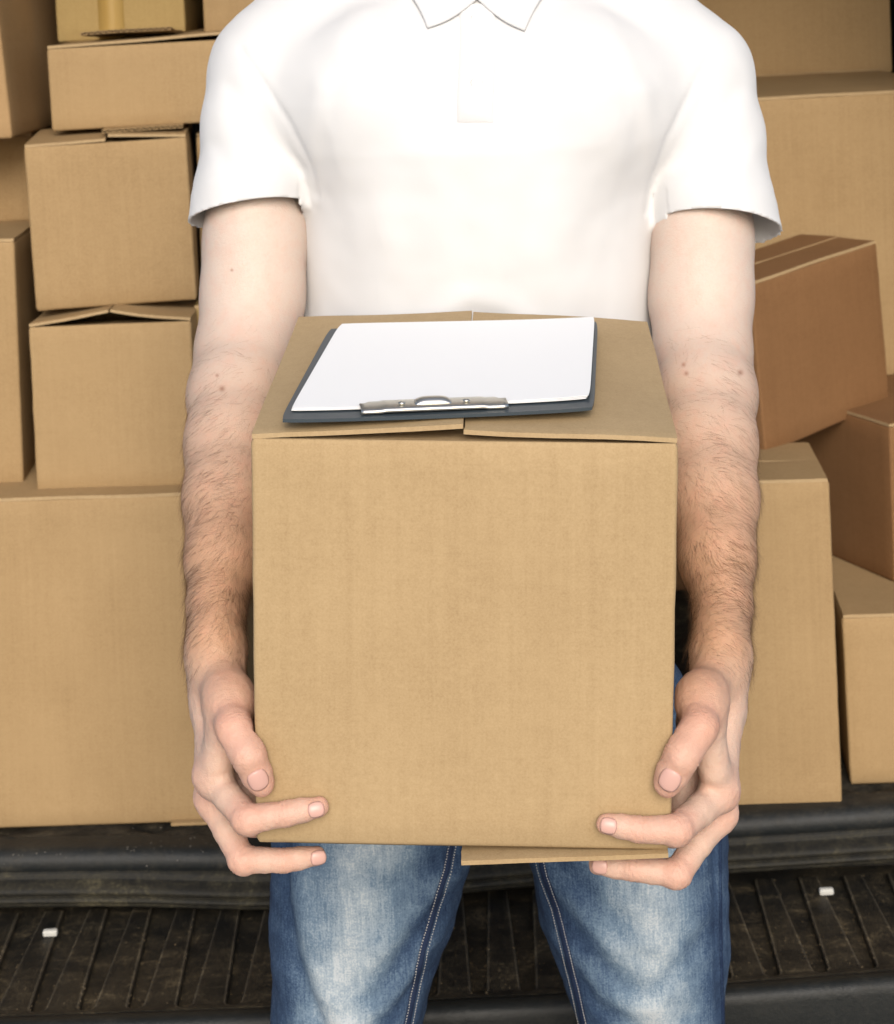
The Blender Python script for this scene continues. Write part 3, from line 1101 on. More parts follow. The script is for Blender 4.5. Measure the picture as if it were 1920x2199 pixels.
# ---- arms and hands
DEPTH = {250: 1.822, 500: 1.793, 650: 1.764, 750: 1.738, 850: 1.69, 950: 1.645, 1070: 1.595, 1200: 1.545, 1300: 1.51, 1400: 1.475}
ARMS = {
    'r': {'axis': [(590, 190, .038), (562, 270, .040), (552, 500, .0450), (541, 650, .0430), (524, 750, .0412), (510, 850, .0405), (502, 950, .0395), (493, 1070, .0375), (481, 1200, .0330), (465, 1300, .0272), (463, 1392, .0258)],
          'thumb': [(492, 1497, .040, .0135), (502, 1562, .006, .0128), (533, 1622, -.0085, .0118), (561, 1682, -.0080, .0094)],
          'index': [(455, 1672, .034, .0125), (533, 1760, -.006, .0108), (616, 1747, -.0080, .0090), (684, 1733, -.0068, .0072)],
          'middle': [(456, 1716, .054, .0122), (520, 1846, .022, .0102), (610, 1848, .022, .0088), (680, 1838, .028, .0070)],
          'ring': [('b', -.176, .040, .080, .0118), ('b', -.158, -.011, .050, .0098), ('b', -.125, -.0095, .052, .0085), ('b', -.100, -.0085, .056, .0068)],
          'pinky': [('b', -.174, .052, .100, .0108), ('b', -.160, -.009, .085, .0088), ('b', -.135, -.0085, .085, .0076), ('b', -.115, -.0075, .086, .0062)],
          'sgn': -1},
    'l': {'axis': [(1466, 200, .038), (1494, 280, .040), (1508, 500, .0438), (1504, 650, .0430), (1510, 750, .0412), (1518, 850, .0405), (1521, 950, .0395), (1531, 1070, .0370), (1540, 1200, .0325), (1552, 1300, .0272), (1549, 1400, .0258)],
          'thumb': [(1508, 1497, .040, .0135), (1502, 1562, .006, .0128), (1465, 1622, -.0090, .0120), (1433, 1682, -.0082, .0098)],
          'index': [(1548, 1702, .040, .0130), (1452, 1782, -.005, .0110), (1372, 1781, -.0082, .0092), (1302, 1770, -.0068, .0072)],
          'middle': [(1546, 1748, .058, .0122), (1452, 1876, .018, .0104), (1362, 1866, .020, .0088), (1284, 1857, .026, .0070)],
          'ring': [('b', .176, .040, .082, .0118), ('b', .155, -.013, .050, .0098), ('b', .120, -.0115, .052, .0085), ('b', .095, -.0105, .056, .0068)],
          'pinky': [('b', .174, .052, .102, .0108), ('b', .158, -.012, .085, .0088), ('b', .132, -.0105, .085, .0076), ('b', .112, -.0095, .086, .0062)],
          'sgn': 1}}
def jt(q):
    if q[0] == 'b':
        return bl(q[1], q[2], q[3]), q[4]
    return hp(q[0], q[1], q[2]), q[3]

body_v, body_f = [], []
nail_specs = []
hand_pts = {}
for side, A in ARMS.items():
    sx = A['sgn']
    ks = sorted(DEPTH)
    ap, ar = [], []
    for (px_, py_, r_) in A['axis']:
        y = float(np.interp(py_, ks, [DEPTH[q] for q in ks]))
        ap.append(at(px_, py_, y))
        ar.append(r_)
    allp = np.array([tuple(p) for p in ap])
    J = {f: [jt(q) for q in A[f]] for f in ('thumb', 'index', 'middle', 'ring', 'pinky')}
    hp_all = np.array([tuple(p) for f in J for p, _ in J[f]])
    lo = np.minimum(allp.min(0), hp_all.min(0)) - 0.075
    hi = np.maximum(allp.max(0), hp_all.max(0)) + 0.075
    lo[2] = hp_all[:, 2].min() - 0.03
    lo[1] = hp_all[:, 1].min() - 0.03
    F = Field(lo, hi, 0.00125)
    # upper arm, elbow and forearm
    fx = Vector((1, 0, 0))
    F.chain(ap, ar, 0.02, [None] * 7 + [(fx, 0.95), (fx, 0.84), (fx, 0.74)])
    el = ap[5]
    F.ell(el + Vector((sx * 0.006, 0.020, -0.010)), (0.034, 0.030, 0.036), 0.02)                # point of the elbow
    F.ell((ap[2] + ap[3]) / 2 + Vector((0, -0.012, 0.005)), (0.040, 0.036, 0.075), 0.02)           # biceps
    # wrist to palm
    wr = ap[-1]
    wdir = (J['middle'][0][0] - wr).normalized()
    side_n = Vector((1, 0, 0))
    F.cap(wr, wr + wdir * 0.035, 0.0275, 0.0285, 0.016, (side_n, 0.68))
    for f, rr in (('index', 0.0122), ('middle', 0.0125), ('ring', 0.012), ('pinky', 0.0115)):
        p = J[f][0][0]
        st = wr + wdir * 0.012 + (p - wr).normalized() * 0.014
        F.cap(st, p, 0.0145, rr, 0.0085)
    # tendons on the back of the hand
    for f in ('index', 'middle'):
        p = J[f][0][0]
        st = wr + wdir * 0.03
        off = Vector((sx * 0.0085, 0, 0))
        F.cap(st + off, p + off * 0.75, 0.0042, 0.0040, 0.006)
    # thumb with its fleshy base
    th = J['thumb']
    F.cap(wr + wdir * 0.004 + Vector((-sx * 0.002, -0.004, 0)), th[0][0], 0.0150, 0.0138, 0.018)
    F.cap(th[0][0], th[1][0], 0.0138, th[1][1], 0.018)
    im = J['index'][0][0]
    F.cap(th[0][0] + (im - wr).normalized() * 0.004, im.lerp(th[1][0], 0.16), 0.0135, 0.0095, 0.016)            # muscle and skin between thumb and index
    F.cap(th[0][0].lerp(th[1][0], 0.35), im.lerp(th[1][0], 0.35), 0.0095, 0.0065, 0.014)
    tv = (th[2][0] - th[1][0])
    F.cap(th[1][0], th[1][0] + tv * 0.55, th[1][1], th[2][1] * 0.97, 0.006)
    F.cap(th[1][0] + tv * 0.55, th[2][0], th[2][1] * 0.97, th[2][1] * 1.04, 0.006)
    F.cap(th[2][0], th[2][0] * 0.35 + th[3][0] * 0.65, th[2][1] * 1.04, th[3][1] * 1.12, 0.005)
    F.cap(th[2][0] * 0.35 + th[3][0] * 0.65, th[3][0], th[3][1] * 1.12, th[3][1], 0.005)
    # fingers: three bones each, thicker at the joints
    for f in ('index', 'middle', 'ring', 'pinky'):
        q = J[f]
        for i in range(3):
            (a, ra), (b, rb) = q[i], q[i + 1]
            mid_ = (a + b) / 2
            rm = (ra + rb) / 2 * (0.925 if i < 2 else 1.0)
            F.cap(a, mid_, ra, rm, 0.0065 if i == 0 else 0.0025)
            F.cap(mid_, b, rm, rb, 0.0025)
        F.ell(q[1][0], (q[1][1] * 1.015,) * 3, 0.004)
    # press the flesh against the carton
    F.keep_out_box(HMi, (-HW / 2 - 0.0006, -0.0016, -0.0045), (HW / 2 + 0.0006, HD + 0.002, HH + 0.003))
    v, fc = F.mesh()
    v = smooth_verts(v, fc, 2, 0.4)
    gx = np.zeros_like(v)                                  # outward direction from the field
    ii = np.clip(np.round((v - F.lo) / F.h).astype(int), 1, F.n - 2)
    for c_ in range(3):
        a_, b_ = ii.copy(), ii.copy()
        a_[:, c_] += 1
        b_[:, c_] -= 1
        gx[:, c_] = F.d[a_[:, 0], a_[:, 1], a_[:, 2]] - F.d[b_[:, 0], b_[:, 1], b_[:, 2]]
    gx /= np.maximum(np.linalg.norm(gx, axis=1), 1e-9)[:, None]
    dz_ = np.zeros(len(v))
    for f in ('thumb', 'index', 'middle'):
        q = J[f]
        for i in (1, 2):
            p, r_ = np.array(q[i][0]), q[i][1]
            ax1 = np.array((q[i + 1][0] - q[i][0]).normalized())
            ax0 = np.array((q[i][0] - q[i - 1][0]).normalized())
            axm = (ax0 + ax1) / np.linalg.norm(ax0 + ax1)
            rel = v - p
            tt = rel @ axm
            near_ = np.linalg.norm(rel, axis=1) < r_ * 1.6
            for off_, am in ((-0.0040, 0.0004), (-0.0016, 0.0008), (0.0008, 0.0008), (0.0034, 0.0004)):
                wob_ = 0.0004 * np.sin(v[:, 0] * 900 + off_ * 5000) + 0.0003 * np.sin(v[:, 2] * 1300)
                dz_ -= near_ * am * np.exp(-((tt - off_ + wob_) / 0.0008) ** 2)
    hz = v[:, 2] < wr.z + 0.03
    for k in np.nonzero(hz)[0]:
        c_ = v[k]
        dz_[k] += 0.00030 * noise.noise((c_[0] * 260, c_[1] * 260, c_[2] * 260)) + 0.00050 * noise.noise((c_[0] * 90, c_[1] * 90, c_[2] * 90))
    v = v + gx * dz_[:, None]
    body_f.append(fc + sum(len(q) for q in body_v))
    body_v.append(v)
    hand_pts[side] = (ap, ar, J, wr)
    for f in ('thumb', 'index', 'middle'):
        nail_specs.append((side, f))

# ---- trunk, neck and head (mostly under the shirt or above the picture)
NECK = at(1022, 0, 1.82)
def ctr(py, y=1.82, px=1024):
    return at(px, py, y)
c0 = ctr(60)
F = Field((NECK.x - 0.24, 1.64, 0.92), (NECK.x + 0.24, 2.0, 1.90), 0.005)
lv = []
for py_, a, b in ((1300, .135, .095), (900, .135, .092), (640, .135, .095), (420, .148, .10), (260, .150, .095), (150, .13, .075), (90, .09, .06)):
    c = ctr(py_)
    lv.append((c.z, c.x, c.y, a, b))
F.loft(lv, 0.02)
for s in (-1, 1):
    F.cap(NECK + Vector((s * 0.05, 0, -0.06)), NECK + Vector((s * 0.14, 0.0, -0.115)), 0.03, 0.036, 0.03)
F.cap(NECK + Vector((0, 0.01, -0.06)), NECK + Vector((0, -0.005, 0.09)), 0.062, 0.054, 0.03)
HC = NECK + Vector((0, -0.025, 0.165))
F.ell(HC + Vector((0, 0.015, 0.035)), (0.074, 0.094, 0.092), 0.02)
F.ell(HC + Vector((0, -0.015, -0.045)), (0.058, 0.066, 0.072), 0.025)
F.ell(HC + Vector((0, -0.060, -0.092)), (0.026, 0.020, 0.018), 0.02)
F.cap(HC + Vector((0, -0.078, 0.004)), HC + Vector((0, -0.098, -0.034)), 0.008, 0.012, 0.010)
F.cap(HC + Vector((-0.018, -0.074, -0.062)), HC + Vector((0.018, -0.074, -0.062)), 0.006, 0.006, 0.006)
for s in (-1, 1):
    F.cap(HC + Vector((s * 0.014, -0.078, 0.020)), HC + Vector((s * 0.042, -0.068, 0.020)), 0.008, 0.008, 0.010)
    F.ell(HC + Vector((s * 0.030, -0.084, 0.002)), (0.014, 0.010, 0.009), 0.006, sub=True)
    F.ell(HC + Vector((s * 0.030, -0.070, 0.002)), (0.012, 0.012, 0.010), 0.003)
    F.ell(HC + Vector((s * 0.076, 0.012, 0.0)), (0.008, 0.018, 0.032), 0.008)
v, fc = F.mesh()
v = smooth_verts(v, fc, 2, 0.4)
body_f.append(fc + sum(len(q) for q in body_v))
body_v.append(v)
BV, BF = np.concatenate(body_v), np.concatenate(body_f)
me = np_mesh('body', BV, BF)
body = pparent(mesh_obj('body', me, SKIN))
BV = np.empty(len(me.vertices) * 3, np.float32)
me.vertices.foreach_get('co', BV)
BV = BV.reshape(-1, 3)

# skin tones that belong to the skin: pale upper arms, sun-tanned hairy forearms, pinker joints and finger ends
tint = np.ones((len(BV), 4), np.float32)
pale, tan = np.array([0.555, 0.452, 0.385]), np.array([0.455, 0.270, 0.165])
hand = np.array([0.545, 0.385, 0.300])
pink = np.array([0.545, 0.255, 0.185])
base = np.tile(pale, (len(BV), 1))
def lerp(a, b, t):
    return a * (1 - t[:, None]) + b * t[:, None]
for side in ('r', 'l'):
    ap, ar, J, wr = hand_pts[side]
    near = np.abs(BV[:, 0] - wr.x) < 0.16
    zt = np.clip((ap[2].z - 0.02 - BV[:, 2]) / (ap[2].z - 0.02 - ap[8].z), 0, 1) * near
    base = lerp(base, np.tile(tan, (len(BV), 1)), zt * zt * (3 - 2 * zt))
    ht = np.clip((wr.z + 0.015 - BV[:, 2]) / 0.05, 0, 1) * near
    base = lerp(base, np.tile(hand, (len(BV), 1)), ht)
    for f in J:
        for i, (p, r_) in enumerate(J[f]):
            g = np.exp(-((np.linalg.norm(BV - np.array(p), axis=1)) / (r_ * 1.35)) ** 2)
            base = lerp(base, np.tile(pink, (len(BV), 1)), g * (0.65, 0.85, 0.65, 0.8)[i])
    tp = np.array(J['thumb'][2][0] * 0.72 + J['thumb'][3][0] * 0.28)
    g = np.exp(-((np.linalg.norm(BV - tp, axis=1)) / 0.0105) ** 2)
    base = lerp(base, np.tile(np.array([0.40, 0.175, 0.105]), (len(BV), 1)), g * 0.6)
    # moles
for (px_, py_, r_) in ((477, 835, .0022), (498, 580, .0012), (1556, 631, .0018), (1468, 783, .0016), (1474, 802, .0017), (1590, 800, .0022), (466, 806, .0012)):
    d = ray(px_, py_).normalized()
    rel = BV - np.array(CAM)
    along = rel @ np.array(d)
    dist = np.linalg.norm(rel - along[:, None] * np.array(d), axis=1)
    g = np.exp(-(dist / r_) ** 2) * (along < 1.76)
    base = lerp(base, np.tile(np.array([0.22, 0.10, 0.06]), (len(BV), 1)), np.clip(g * 0.8, 0, 1))
tint[:, :3] = base
ca = me.color_attributes.new('tint', 'FLOAT_COLOR', 'POINT')
ca.data.foreach_set('color', tint.ravel())

bvh = BVHTree.FromPolygons([Vector(p) for p in BV], [tuple(p.vertices) for p in me.polygons])

# ---- fingernails
NAILPX = {('r', 'thumb'): ((555, 1676), (536, 1630), .0068, .0075), ('r', 'index'): ((679, 1739), (640, 1748), .0048, .0055), ('r', 'middle'): ((684, 1843), (640, 1850), .0048, .0055),
          ('l', 'thumb'): ((1438, 1676), (1462, 1630), .0070, .0078), ('l', 'index'): ((1307, 1774), (1345, 1780), .0050, .0056), ('l', 'middle'): ((1288, 1862), (1330, 1868), .0048, .0055)}
for key, ((nx_, ny_), (rx_, ry_), hw, hl) in NAILPX.items():
    loc, nor, _, _ = bvh.ray_cast(CAM, ray(nx_, ny_).normalized())
    if loc is None or loc.y > 1.46:
        continue
    J = hand_pts[key[0]][2][key[1]]
    dr = (J[3][0] - J[2][0]).normalized()
    nor = nor.normalized()
    dr = (dr - nor * dr.dot(nor)).normalized()
    sd = nor.cross(dr)
    rad = J[3][1] * 1.05
    vs, fs = [], []
    n = 10
    for j in range(n + 1):
        for i in range(n + 1):
            a, b = 2 * i / n - 1, 2 * j / n - 1
            # squared circle outline, straighter at the root
            q = a * math.sqrt(max(0, 1 - 0.42 * b * b))
            s = b * math.sqrt(max(0, 1 - 0.42 * a * a))
            x, y = q * hw, s * hl
            e = max(abs(a), abs(b)) ** 6
            z = 0.00040 - (x * x) / (2 * rad) - (y * y) / (8 * rad) - 0.00045 * e
            p = loc + sd * x + dr * y + nor * z
            vs.append(tuple(p))
    for j in range(n):
        for i in range(n):
            a = j * (n + 1) + i
            fs.append((a, a + 1, a + n + 2, a + n + 1))
    o = from_data('fingernail', vs, fs, NAIL, None, True)
    so = o.modifiers.new('thick', 'SOLIDIFY')
    so.thickness = 0.0012
    so.offset = -1
    pparent(o, body)

# ---- forearm hair: fine tapering strands growing down and outwards
hv, hf = [], []
def strand(p, n, d, ln, r):
    prev = None
    pos = p.copy()
    dr = (d + n * 0.22).normalized()
    wob = Vector(rng.normal(0, 1, 3)) * 0.35
    for k in range(5):
        t = k / 4
        rr = r * (1 - 0.85 * t)
        a = dr.cross(n)
        if a.length < 1e-5:
            return
        a = a.normalized()
        b = dr.cross(a).normalized()
        ring = []
        for q in range(3):
            ang = q * 2.0944
            ring.append(len(hv))
            hv.append(tuple(pos + a * rr * math.cos(ang) + b * rr * math.sin(ang)))
        if prev:
            for q in range(3):
                hf.append((prev[q], prev[(q + 1) % 3], ring[(q + 1) % 3], ring[q]))
        prev = ring
        pos = pos + dr * (ln / 4)
        dr = (dr + (d - n * 0.12 + wob) * 0.16).normalized()
for side in ('r', 'l'):
    ap, ar, J, wr = hand_pts[side]
    sx = ARMS[side]['sgn']
    a6 = [np.array(p) for p in ap]
    zs_top, zs_bot = ap[4].z + 0.01, wr.z - 0.018
    made = 0
    tries = 0
    while made < 5800 and tries < 90000:
        tries += 1
        t = rng.uniform(3.6, len(ap) - 0.2)
        i = min(int(t), len(ap) - 2)
        fr = t - i
        c = ap[i] + (ap[i + 1] - ap[i]) * fr
        ang = rng.uniform(-math.pi, math.pi)
        axis = (ap[i + 1] - ap[i]).normalized()
        e1 = axis.cross(Vector((0, -1, 0))).normalized()
        e2 = axis.cross(e1).normalized()
        dirv = e1 * math.cos(ang) + e2 * math.sin(ang)
        loc, nor, _, _ = bvh.ray_cast(c + dirv * 0.09, -dirv)
        if loc is None or (loc - c).length > 0.07:
            continue
        # thinner towards the elbow, the wrist and the pale inner arm; clumped
        dens = min(1, (max(0, t - 3.6) / 3.6) ** 1.8) * (1 if t < len(ap) - 1.8 else max(0.0, 1.0 - 0.5 * (t - len(ap) + 1.8)))
        clump = noise.noise(loc * 60) * 0.5 + noise.noise(loc * 160) * 0.5
        if rng.random() > dens * (0.55 + 0.9 * clump):
            continue
        if nor.y > 0.5:
            continue
        nor = nor.normalized()
        flow = Vector((sx * 0.62, -0.15, -0.62)) + Vector(rng.normal(0, 1, 3)) * 0.22
        flow += Vector((noise.noise(loc * 35), noise.noise(loc * 35 + Vector((9, 0, 0))), noise.noise(loc * 35 + Vector((0, 9, 0))))) * 0.5
        flow = (flow - nor * flow.dot(nor)).normalized()
        strand(loc - nor * 0.0004, nor, flow, rng.uniform(0.008, 0.020), rng.uniform(0.00004, 0.000085))
        made += 1
ah = from_data('arm_hair', hv, hf, HAIR, None, True)
ah['kind'] = 'stuff'
pparent(ah)

# head hair
F = Field(HC - Vector((0.12, 0.14, 0.10)), HC + Vector((0.12, 0.15, 0.17)), 0.005)
F.ell(HC + Vector((0, 0.022, 0.048)), (0.082, 0.098, 0.092), 0.01)
F.cap(HC + Vector((-0.05, 0.05, -0.03)), HC + Vector((0.05, 0.05, -0.03)), 0.045, 0.045, 0.02)
F.ell(HC + Vector((0, -0.085, -0.035)), (0.085, 0.070, 0.082), 0.01, sub=True)
v, fc = F.mesh()
for k in range(len(v)):
    v[k] += 0.004 * noise.noise(Vector(v[k]) * 70)
pparent(mesh_obj('hair', np_mesh('hair', v, fc), HEAD_HAIR))

# ---- polo shirt
F = Field((-0.34, 1.60, 0.95), (0.40, 2.06, 1.62), 0.0032)
lv = []
for py_, px_, a, b, y in ((1400, 1045, .172, .125, 1.825), (1000, 1034, .166, .122, 1.825), (700, 1027, .166, .119, 1.825), (560, 1027, .1655, .120, 1.822), (420, 1026, .1655, .124, 1.818), (300, 1024, .170, .126, 1.815), (200, 1022, .172, .121, 1.815), (130, 1020, .160, .110, 1.818), (70, 1020, .140, .097, 1.822), (20, 1020, .11, .086, 1.826), (-50, 1020, .085, .078, 1.83), (-120, 1020, .075, .072, 1.835)):
    c = at(px_, py_, y)
    lv.append((c.z, c.x, c.y, a, b))
F.loft(lv, 0.02, 2.15)
TORSO = np.array(sorted(lv))
for s1, px1 in ((-1, 0), (1, 0)):
    for (xa, ya, da, ra_, xb, yb, db, rb_) in ((800, 150, 1.775, .060, 620, 175, 1.812, .048), (790, 235, 1.765, .058, 650, 245, 1.802, .042)):
        if s1 > 0:
            xa, xb = 2 * 1026 - xa, 2 * 1026 - xb
        F.cap(at(xa, ya, da), at(xb, yb, db), ra_, rb_, 0.04)
SLEEVE = {'r': [(860, -20, 1.83, .045), (700, 45, 1.83, .052), (582, 150, 1.825, .0505), (545, 270, 1.800, .0460), (541, 400, 1.783, .0495), (540, 560, 1.768, .0550)],
          'l': [(1180, -15, 1.83, .045), (1350, 50, 1.83, .052), (1485, 160, 1.825, .0505), (1524, 290, 1.803, .0480), (1530, 420, 1.785, .0515), (1536, 590, 1.770, .0580)]}
sl_pts = {}
HEM = {'r': at(540, 430, 1.733), 'l': at(1530, 450, 1.733)}
HEMN = {}
for s_, q in SLEEVE.items():
    P = [at(a, b, y) for a, b, y, r_ in q]
    sl_pts[s_] = P
    sgn = ARMS[s_]['sgn']
    # the hem plane: highest in front, dropping towards the back and a little towards the outside
    no = Vector((0.0, 0.055, -0.020 if s_ == 'r' else -0.026)).cross(Vector((sgn * 0.05, 0.0, -0.006)))
    no = (no if no.z < 0 else -no).normalized()
    HEMN[s_] = no
    for i in range(len(P) - 1):
        F.cap(P[i], P[i + 1], q[i][3], q[i + 1][3], (0.03, 0.03, 0.026, 0.012, 0.010)[i], clip=(HEM[s_] + no * 0.004, no))
v, fc = F.mesh()
v = smooth_verts(v, fc, 2, 0.4)
me = np_mesh('polo_shirt', v, fc)
bm = bmesh.new()
bm.from_mesh(me)
def cut(co, no, test):
    fs_ = [f for f in bm.faces if test(f.calc_center_median())]
    vs_ = list({v_ for f in fs_ for v_ in f.verts})
    es_ = list({e for f in fs_ for e in f.edges})
    bmesh.ops.bisect_plane(bm, geom=fs_ + es_ + vs_, plane_co=co, plane_no=no, clear_outer=False, clear_inner=False)
    dead = [f for f in bm.faces if (f.calc_center_median() - co).dot(no) > 0 and test(f.calc_center_median())]
    bmesh.ops.delete(bm, geom=dead, context='FACES')
for s_ in ('r', 'l'):
    sgn = ARMS[s_]['sgn']
    ax_ = sl_pts[s_][4]
    def insleeve(c, ax_=ax_, sgn=sgn, f0=HEM[s_], no=HEMN[s_]):
        h_ = (c - f0).dot(no)
        if not (-0.012 < h_ < 0.010 and (c.x - ax_.x) * sgn > -0.046 and abs(c.y - ax_.y) < 0.08):
            return False
        L_ = TORSO
        cx_, cy_, a_, b_ = [float(np.interp(c.z, L_[:, 0], L_[:, k_])) for k_ in (1, 2, 3, 4)]
        q_ = ((abs(c.x - cx_) / a_) ** 2.15 + (abs(c.y - cy_) / b_) ** 2.15) ** (1 / 2.15)
        return q_ > 1.02
    cut(HEM[s_], HEMN[s_], insleeve)
nk = at(1022, -75, 1.83)
cut(nk, Vector((0, -0.30, 0.95)).normalized(), lambda c: c.z > nk.z - 0.07 and abs(c.x - NECK.x) < 0.084)
zb = 0.985
cut(Vector((0, 1.8, zb)), Vector((0, 0, -1)), lambda c: c.z < zb + 0.05)
# loose ends away from the main piece
bm.verts.ensure_lookup_table()
seen, comps = set(), []
for v0 in bm.verts:
    if v0.index in seen:
        continue
    st, comp = [v0], []
    seen.add(v0.index)
    while st:
        q = st.pop()
        comp.append(q)
        for e in q.link_edges:
            o2 = e.other_vert(q)
            if o2.index not in seen:
                seen.add(o2.index)
                st.append(o2)
    comps.append(comp)
comps.sort(key=len)
for c in comps[:-1]:
    bmesh.ops.delete(bm, geom=c, context='VERTS')
bm.normal_update()
# folds: shallow ridges and hollows along the lines where the cloth pulls
def P2(px_, py_):
    q = at(px_, py_, 1.72)
    return np.array((q.x, q.z))
FOLDS = [  # polyline in the photo, depth (+ out), width
    ([(505, 112), (560, 185), (620, 270), (664, 360), (672, 430)], -.0022, .0035),
    ([(1545, 118), (1500, 190), (1440, 300), (1408, 400), (1400, 470)], -.0022, .0035),
    ([(480, 190), (560, 290), (640, 370)], -.0022, .008), ([(462, 260), (540, 360), (600, 400)], .0018, .010), ([(450, 320), (500, 380)], -.0020, .008),
    ([(690, 190), (672, 320), (668, 430)], .0028, .010), ([(730, 150), (690, 280), (676, 420)], -.0024, .012),
    ([(1380, 200), (1395, 320), (1400, 430)], .0028, .010), ([(1330, 150), (1375, 280), (1396, 420)], -.0022, .012),
    ([(1600, 200), (1540, 300), (1470, 360)], -.0020, .009), ([(1640, 320), (1580, 400)], .0016, .009),
    ([(985, 280), (990, 420), (1000, 560), (1015, 660)], -.0028, .016), ([(1062, 280), (1070, 430), (1060, 600)], .0024, .018),
    ([(800, 380), (830, 520), (820, 680)], .0026, .020), ([(900, 420), (910, 560), (890, 690)], -.0022, .018),
    ([(1200, 380), (1180, 520), (1210, 690)], .0026, .020), ([(1130, 430), (1120, 560), (1140, 690)], -.0022, .018),
    ([(1280, 470), (1300, 590), (1290, 690)], -.0022, .016), ([(720, 480), (735, 600), (720, 690)], -.0020, .016),
    ([(930, 690), (1000, 640), (1080, 650), (1130, 690)], .0045, .014), ([(960, 690), (1020, 668), (1090, 690)], -.003, .010),
    ([(760, 120), (850, 260), (960, 330)], .0016, .022), ([(1260, 120), (1180, 260), (1080, 330)], .0016, .022)]
co = np.array([tuple(v_.co) for v_ in bm.verts])
no_ = np.array([tuple(v_.normal) for v_ in bm.verts])
dsp = np.zeros(len(co))
q2 = co[:, [0, 2]]
for pts, dep, wid in FOLDS:
    w2 = [P2(*p) for p in pts]
    best = np.full(len(co), 9.0)
    for a, b in zip(w2[:-1], w2[1:]):
        ab = b - a
        t = np.clip(((q2 - a) @ ab) / (ab @ ab), 0, 1)
        best = np.minimum(best, np.linalg.norm(q2 - a - t[:, None] * ab, axis=1))
    dsp += 0.7 * dep * np.exp(-(best / wid) ** 2) * (co[:, 1] < 1.84)
# turned-up sleeve band: a small step above each hem
for s_ in ('r', 'l'):
    f0 = HEM[s_]
    sgn = ARMS[s_]['sgn']
    no = -HEMN[s_]
    hgt = (co - np.array(f0)) @ np.array(no)
    lim = sl_pts[s_][4].x - sgn * 0.044
    inr = ((co[:, 0] - lim) * sgn > 0) & (co[:, 2] < 1.42)
    dsp += inr * 0.0009 * (1 / (1 + np.exp((hgt - 0.024) / 0.0012)))
    # sleeve mouth flares a little on the outer side
    fl = np.clip((0.045 - hgt) / 0.045, 0, 1) * inr * np.clip((co[:, 0] - sl_pts[s_][4].x) * sgn / 0.05, 0, 1)
    dsp += fl * (0.004 if s_ == 'r' else 0.006)
for k in range(len(co)):
    dsp[k] += 0.0014 * noise.noise(Vector(co[k]) * 17) + 0.0006 * noise.noise(Vector(co[k]) * 45)
co2 = co + no_ * dsp[:, None]
for v_, c in zip(bm.verts, co2):
    v_.co = c
me2 = bpy.data.meshes.new('polo_shirt')
bm.to_mesh(me2)
shirt_bvh = BVHTree.FromBMesh(bm)
bm.free()
shirt = pparent(mesh_obj('polo_shirt', me2, SHIRT, None, True))
so = shirt.modifiers.new('cloth', 'SOLIDIFY')
so.thickness = 0.0022
so.offset = -1

def drape(px_, py_, lift):
    """a point of the shirt front met by a line of sight, lifted off the cloth"""
    d = ray(px_, py_).normalized()
    loc, nor, _, _ = shirt_bvh.ray_cast(CAM, d)
    if loc is None:
        q = at(px_, py_, 1.735)
        return q + Vector((0, -lift, 0))
    return loc - Vector((d.x, d.y, d.z)) * lift
# placket
rows = [(8 + (262 - 8) * k / 20) for k in range(21)]
vs, fs = [], []
for r_ in rows:
    for px_ in (985, 992, 1010, 1024, 1040, 1055, 1062):
        ed = 0.0005 if px_ in (985, 1062) or r_ > 258 else 0.0026
        vs.append(tuple(drape(px_ + 3 * math.sin(r_ * 0.02), r_, ed)))
for j in range(20):
    for i in range(6):
        a = j * 7 + i
        fs.append((a, a + 7, a + 8, a + 1))
pparent(from_data('placket', vs, fs, SHIRT, None, True), shirt)
for py_ in (40, 178):
    c = drape(1024, py_, 0.0036)
    bm = bmesh.new()
    bmesh.ops.create_cone(bm, segments=20, radius1=0.0052, radius2=0.0046, depth=0.002, cap_ends=True, matrix=Matrix.Translation(c) @ Matrix.Rotation(math.pi / 2, 4, 'X'))
    pparent(bm_obj('button', bm, plain('white button', (0.72, 0.72, 0.70), 0.3, 0.5), None, False), shirt)
# collar: two pointed leaves folding down from the neckband, and the band running round the nape
def collar(sgn):
    if sgn < 0:
        A, B, C_, D_ = (1026, -2), (918, 61), (858, -40), (965, -95)
    else:
        A, B, C_, D_ = (1024, -2), (1127, 67), (1192, -40), (1080, -95)
    n = 14
    vs, fs = [], []
    for i in range(n + 1):
        s = i / n
        for j in range(n + 1):
            t = j / n
            p = [(A[k] * (1 - s) + B[k] * s) * (1 - t) + (D_[k] * (1 - s) + C_[k] * s) * t for k in (0, 1)]
            p[1] += 9 * math.sin(math.pi * s) * (1 - t)              # front edge bows slightly
            p[0] -= sgn * 7 * math.sin(math.pi * t) * s
            vs.append(tuple(drape(p[0], p[1], 0.0024 + 0.003 * t + 0.0008 * math.sin(math.pi * s))))
    for i in range(n):
        for j in range(n):
            a = i * (n + 1) + j
            fs.append((a, a + 1, a + n + 2, a + n + 1) if sgn > 0 else (a, a + n + 1, a + n + 2, a + 1))
    o = from_data('collar', vs, fs, SHIRT, None, True)
    md = o.modifiers.new('cloth', 'SOLIDIFY')
    md.thickness = 0.0018
    md.offset = -1
    pparent(o, shirt)
collar(-1)
collar(1)
vs, fs = [], []
cn = at(1022, -95, 1.835)
for i in range(41):
    a = R(-170) + R(340) * i / 40                                # zero at the nape
    dx, dy = math.sin(a), math.cos(a)
    for (r_, z_) in ((0.066, -0.005), (0.064, 0.016), (0.068, 0.024), (0.078, 0.018), (0.092, -0.012), (0.098, -0.020)):
        vs.append((cn.x + dx * r_, cn.y + dy * r_ * 1.02, cn.z + z_ + 0.018 * (dy * 0.5 + 0.5)))
